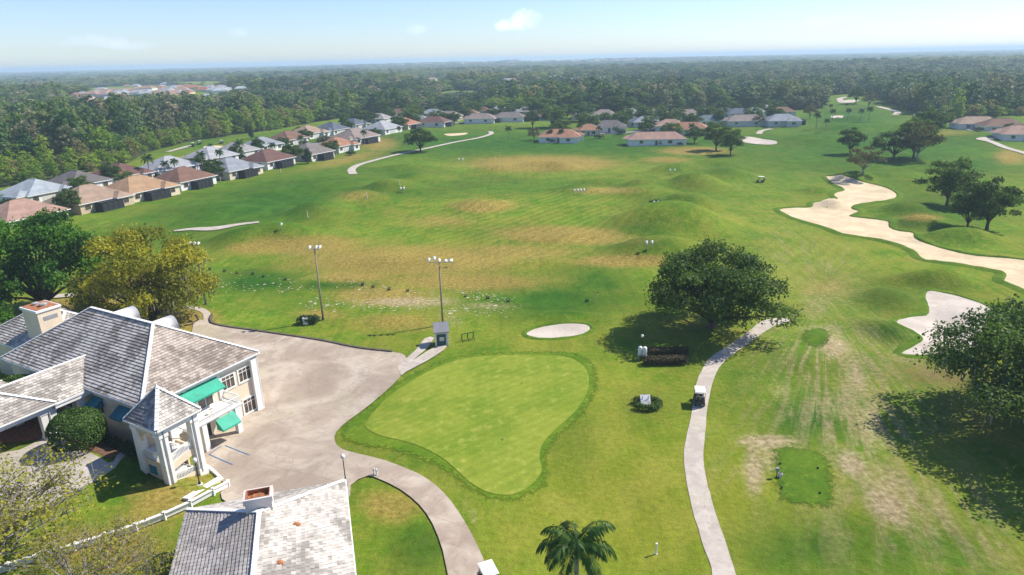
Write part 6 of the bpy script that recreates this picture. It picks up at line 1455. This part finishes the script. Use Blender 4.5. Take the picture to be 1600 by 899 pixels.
# ------------------------------------------------------------------ woods
def proto(seed, R, Ht, z0, nl, per, leaf, mat, flat=.8, conic=0):
    r = np.random.default_rng(seed); cs, rad = [], []
    for i in range(nl):
        th = i * 2.399; z = z0 + (Ht - z0) * ((i + .5) / nl); f = math.sqrt(max(.05, 1 - ((z - (z0 + (Ht - z0) * .38)) / ((Ht - z0) * .68)) ** 2)) if not conic else (1.05 - (z - z0) / (Ht - z0))
        cs.append((math.cos(th) * R * .6 * f, math.sin(th) * R * .6 * f, z)); rad.append(R * .48 * (.55 + .5 * f))
    P, Nn, T = lobes_cloud(r, np.array(cs), np.array(rad), per, leaf, flat); V, Q = leaf_arrays(r, P, Nn, leaf, .85)
    tb = MB(); tb.tube([(0, 0, -1), (0, 0, z0 + 2)], [.32, .2], 5); tv = np.array(tb.v); tf = [f for f in tb.f if len(f) == 4]
    V2 = np.concatenate([V, tv]); Q2 = np.concatenate([Q, np.array(tf) + len(V)]); me = np_mesh('woodland_tree', V2, Q2); me.materials.append(M[mat]); me.materials.append(M['bark'])
    mi = np.zeros(len(Q2), np.int32); mi[len(Q):] = 1; me.polygons.foreach_set('material_index', mi)
    at = me.attributes.new('tint', 'FLOAT', 'FACE'); at.data.foreach_set('value', np.concatenate([T, np.zeros(len(tf))]).astype(np.float32))
    return bpy.data.objects.new('woodland_tree', me)
def woods(name, label, pts, scl, protos):
    n = len(pts); me = bpy.data.meshes.new(name); me.vertices.add(n); me.vertices.foreach_set('co', pts.astype(np.float32).ravel())
    r = np.random.default_rng(n)
    a = me.attributes.new('scl', 'FLOAT_VECTOR', 'POINT'); a.data.foreach_set('vector', scl.astype(np.float32).ravel())
    a = me.attributes.new('rot', 'FLOAT_VECTOR', 'POINT'); rt_ = np.zeros((n, 3), np.float32); rt_[:, 2] = r.uniform(0, 6.28, n); a.data.foreach_set('vector', rt_.ravel())
    a = me.attributes.new('pick', 'INT', 'POINT'); a.data.foreach_set('value', r.integers(0, len(protos), n).astype(np.int32))
    o = bpy.data.objects.new(name, me); COL.objects.link(o); o['kind'] = 'stuff'; tag(o, label, 'woodland')
    ng = bpy.data.node_groups.new(name, 'GeometryNodeTree'); ng.interface.new_socket('Geometry', in_out='INPUT', socket_type='NodeSocketGeometry'); ng.interface.new_socket('Geometry', in_out='OUTPUT', socket_type='NodeSocketGeometry')
    N, L = ng.nodes, ng.links; gi, gout = N.new('NodeGroupInput'), N.new('NodeGroupOutput'); j = N.new('GeometryNodeGeometryToInstance')
    for p in reversed(protos):
        oi = N.new('GeometryNodeObjectInfo'); oi.inputs['Object'].default_value = p; L.new(oi.outputs['Geometry'], j.inputs[0])
    ip = N.new('GeometryNodeInstanceOnPoints'); ip.inputs['Pick Instance'].default_value = True
    def na(nm, ty): q = N.new('GeometryNodeInputNamedAttribute'); q.data_type = ty; q.inputs['Name'].default_value = nm; return q.outputs['Attribute']
    L.new(gi.outputs[0], ip.inputs['Points']); L.new(j.outputs[0], ip.inputs['Instance']); L.new(na('pick', 'INT'), ip.inputs['Instance Index']); L.new(na('scl', 'FLOAT_VECTOR'), ip.inputs['Scale'])
    e2r = N.new('FunctionNodeEulerToRotation'); L.new(na('rot', 'FLOAT_VECTOR'), e2r.inputs[0]); L.new(e2r.outputs[0], ip.inputs['Rotation'])
    L.new(ip.outputs[0], gout.inputs[0]); md = o.modifiers.new('scatter', 'NODES'); md.node_group = ng
    return o
PM = [proto(101, 4.6, 13, 3, 11, 46, 1.15, 'forest'), proto(102, 3.8, 15, 4, 11, 44, 1.1, 'forest'), proto(103, 5.4, 12, 3, 12, 46, 1.2, 'forest'), proto(104, 3.0, 15.5, 3, 12, 40, 1.0, 'forest', conic=1)]
PD = [proto(111, 4.6, 14, 3, 11, 46, 1.15, 'forest_d'), proto(112, 3.8, 16.5, 4, 11, 44, 1.1, 'forest_d'), proto(113, 5.2, 13, 3, 12, 46, 1.2, 'forest_d')]
PB = [proto(121, 3.6, 9, 1.2, 11, 60, .8, 'forest_b'), proto(122, 2.8, 11, 1.5, 11, 55, .75, 'forest_b'), proto(123, 3.4, 7, .6, 10, 60, .8, 'forest_b')]
# sample points with spacing that grows with distance from the viewpoint
rw = np.random.default_rng(99); rings = []; d = 150.0
while d < 9500:
    s = max(6.0, d / 120.0); na_ = int((math.radians(108) * d) / s); th = math.radians(90) + (np.arange(na_) / na_ - .5) * math.radians(108)
    dd = d + rw.uniform(-.5, .5, na_) * s * .95; th = th + rw.uniform(-.45, .45, na_) * s / d; rings.append(np.stack([np.cos(th) * dd, np.sin(th) * dd, np.full(na_, s)], 1)); d += s * .92
PT = np.concatenate(rings); ok = wooded(PT[:, 0], PT[:, 1])
for o_ in [q for q in COL.objects if q.name.startswith('far_house')]:   # each far house stands in its own clearing
    hx, hy = o_.location.x, o_.location.y; fu = np.array([hx, hy]) / math.hypot(hx, hy); dx, dy = PT[:, 0] - hx, PT[:, 1] - hy; al = dx * fu[0] + dy * fu[1]; ac = -dx * fu[1] + dy * fu[0]
    rr = 11 + math.hypot(hx, hy) * .004; ok &= ~((np.abs(ac) < rr) & (al < rr * .7) & (al > -rr * 4))
cl = np.sin(PT[:, 0] / 61. + 2.1 * np.sin(PT[:, 1] / 143.)) * np.sin(PT[:, 1] / 97. + 1.7 * np.sin(PT[:, 0] / 171.)) + .35 * np.sin(PT[:, 0] / 23.) * np.sin(PT[:, 1] / 31.)
ok &= ~((cl > .86) & (np.hypot(PT[:, 0], PT[:, 1]) > 430))
PT = PT[ok]
pxx, pyy, _ = project(np.column_stack([PT[:, :2], height(PT[:, 0], PT[:, 1])]))
e = np.interp(pxx, EDGE[:, 0], EDGE[:, 1]); below = e - pyy
u = rw.random(len(PT))
hpos = np.column_stack([PT[:, :2], height(PT[:, 0], PT[:, 1]) - .2])
fs = np.clip(PT[:, 2] / 6.0, 1, 14); dist = np.hypot(PT[:, 0], PT[:, 1]); hs = rw.uniform(.55, 1.3, len(PT)) * np.interp(dist, [0, 420, 700, 1500, 9000], [1.0, 1.0, .70, .62, .9]); cs_ = rw.lognormal(.02, .28, len(PT)); scl = np.column_stack([fs * cs_, fs * cs_ * rw.uniform(.85, 1.15, len(PT)), hs * np.clip(cs_, .75, 1.3)])
edge_l = (pxx < 440) & (below < np.interp(pxx, [-400, 0, 200, 330, 430], [60, 52, 36, 22, 12]) * (.35 + .9 * u)) 
edge_l |= (pxx > 390) & (pxx < 505) & (below < 26 * u + 5)
edge_r = (pxx > 1450) & (below < 26 * u)
edge_c = (pxx > 760) & (pxx < 830) & (below < 10)
bright = edge_l | edge_r | edge_c
dark = (~bright) & (((pxx > 900) & (pyy > 103) & (u < .85)) | ((pxx > 560) & (pxx <= 900) & (below < 40) & (u < .6)) | ((below < 90) & (pxx < 560) & (u < .3)))
mid = ~bright & ~dark
low = edge_l & (below < 16 + 8 * u) & (pxx < 330)
scl[low] *= .62
lakefront = (pxx > 640) & (pxx < 765) & (below < 26) & (pyy > 148); scl[lakefront, 2] *= .62
townfront = (pxx > 100) & (pxx < 390) & (pyy > 138) & (pyy < 172); scl[townfront, 2] *= .75
woods('woodland', 'mixed green and grey woodland spreading to the horizon', hpos[mid], scl[mid], PM)
woods('woodland', 'dark evergreen woodland behind the houses and on the right', hpos[dark], scl[dark], PD)
woods('thicket', 'bright spring-green thicket along the edges of the woods', hpos[bright], scl[bright], PB)

# ------------------------------------------------------------------ haze
hb = MB(); hb.box(-20800, -400, -6, 20800, 22800, 62); ho = hb.build('haze', []); ho['kind'] = 'stuff'; tag(ho, 'thin pale blue summer haze over the whole landscape', 'haze')
hm = bpy.data.materials.new('haze'); hm.use_nodes = True; hn = hm.node_tree.nodes; hl = hm.node_tree.links
for n_ in list(hn): 
    if n_.type == 'BSDF_PRINCIPLED': hn.remove(n_)
pv = hn.new('ShaderNodeVolumePrincipled'); pv.inputs['Color'].default_value = (.64, .82, 1.0, 1); pv.inputs['Density'].default_value = .00022; pv.inputs['Anisotropy'].default_value = .1
hl.new(pv.outputs[0], hn['Material Output'].inputs['Volume']); ho.data.materials.clear(); ho.data.materials.append(hm)
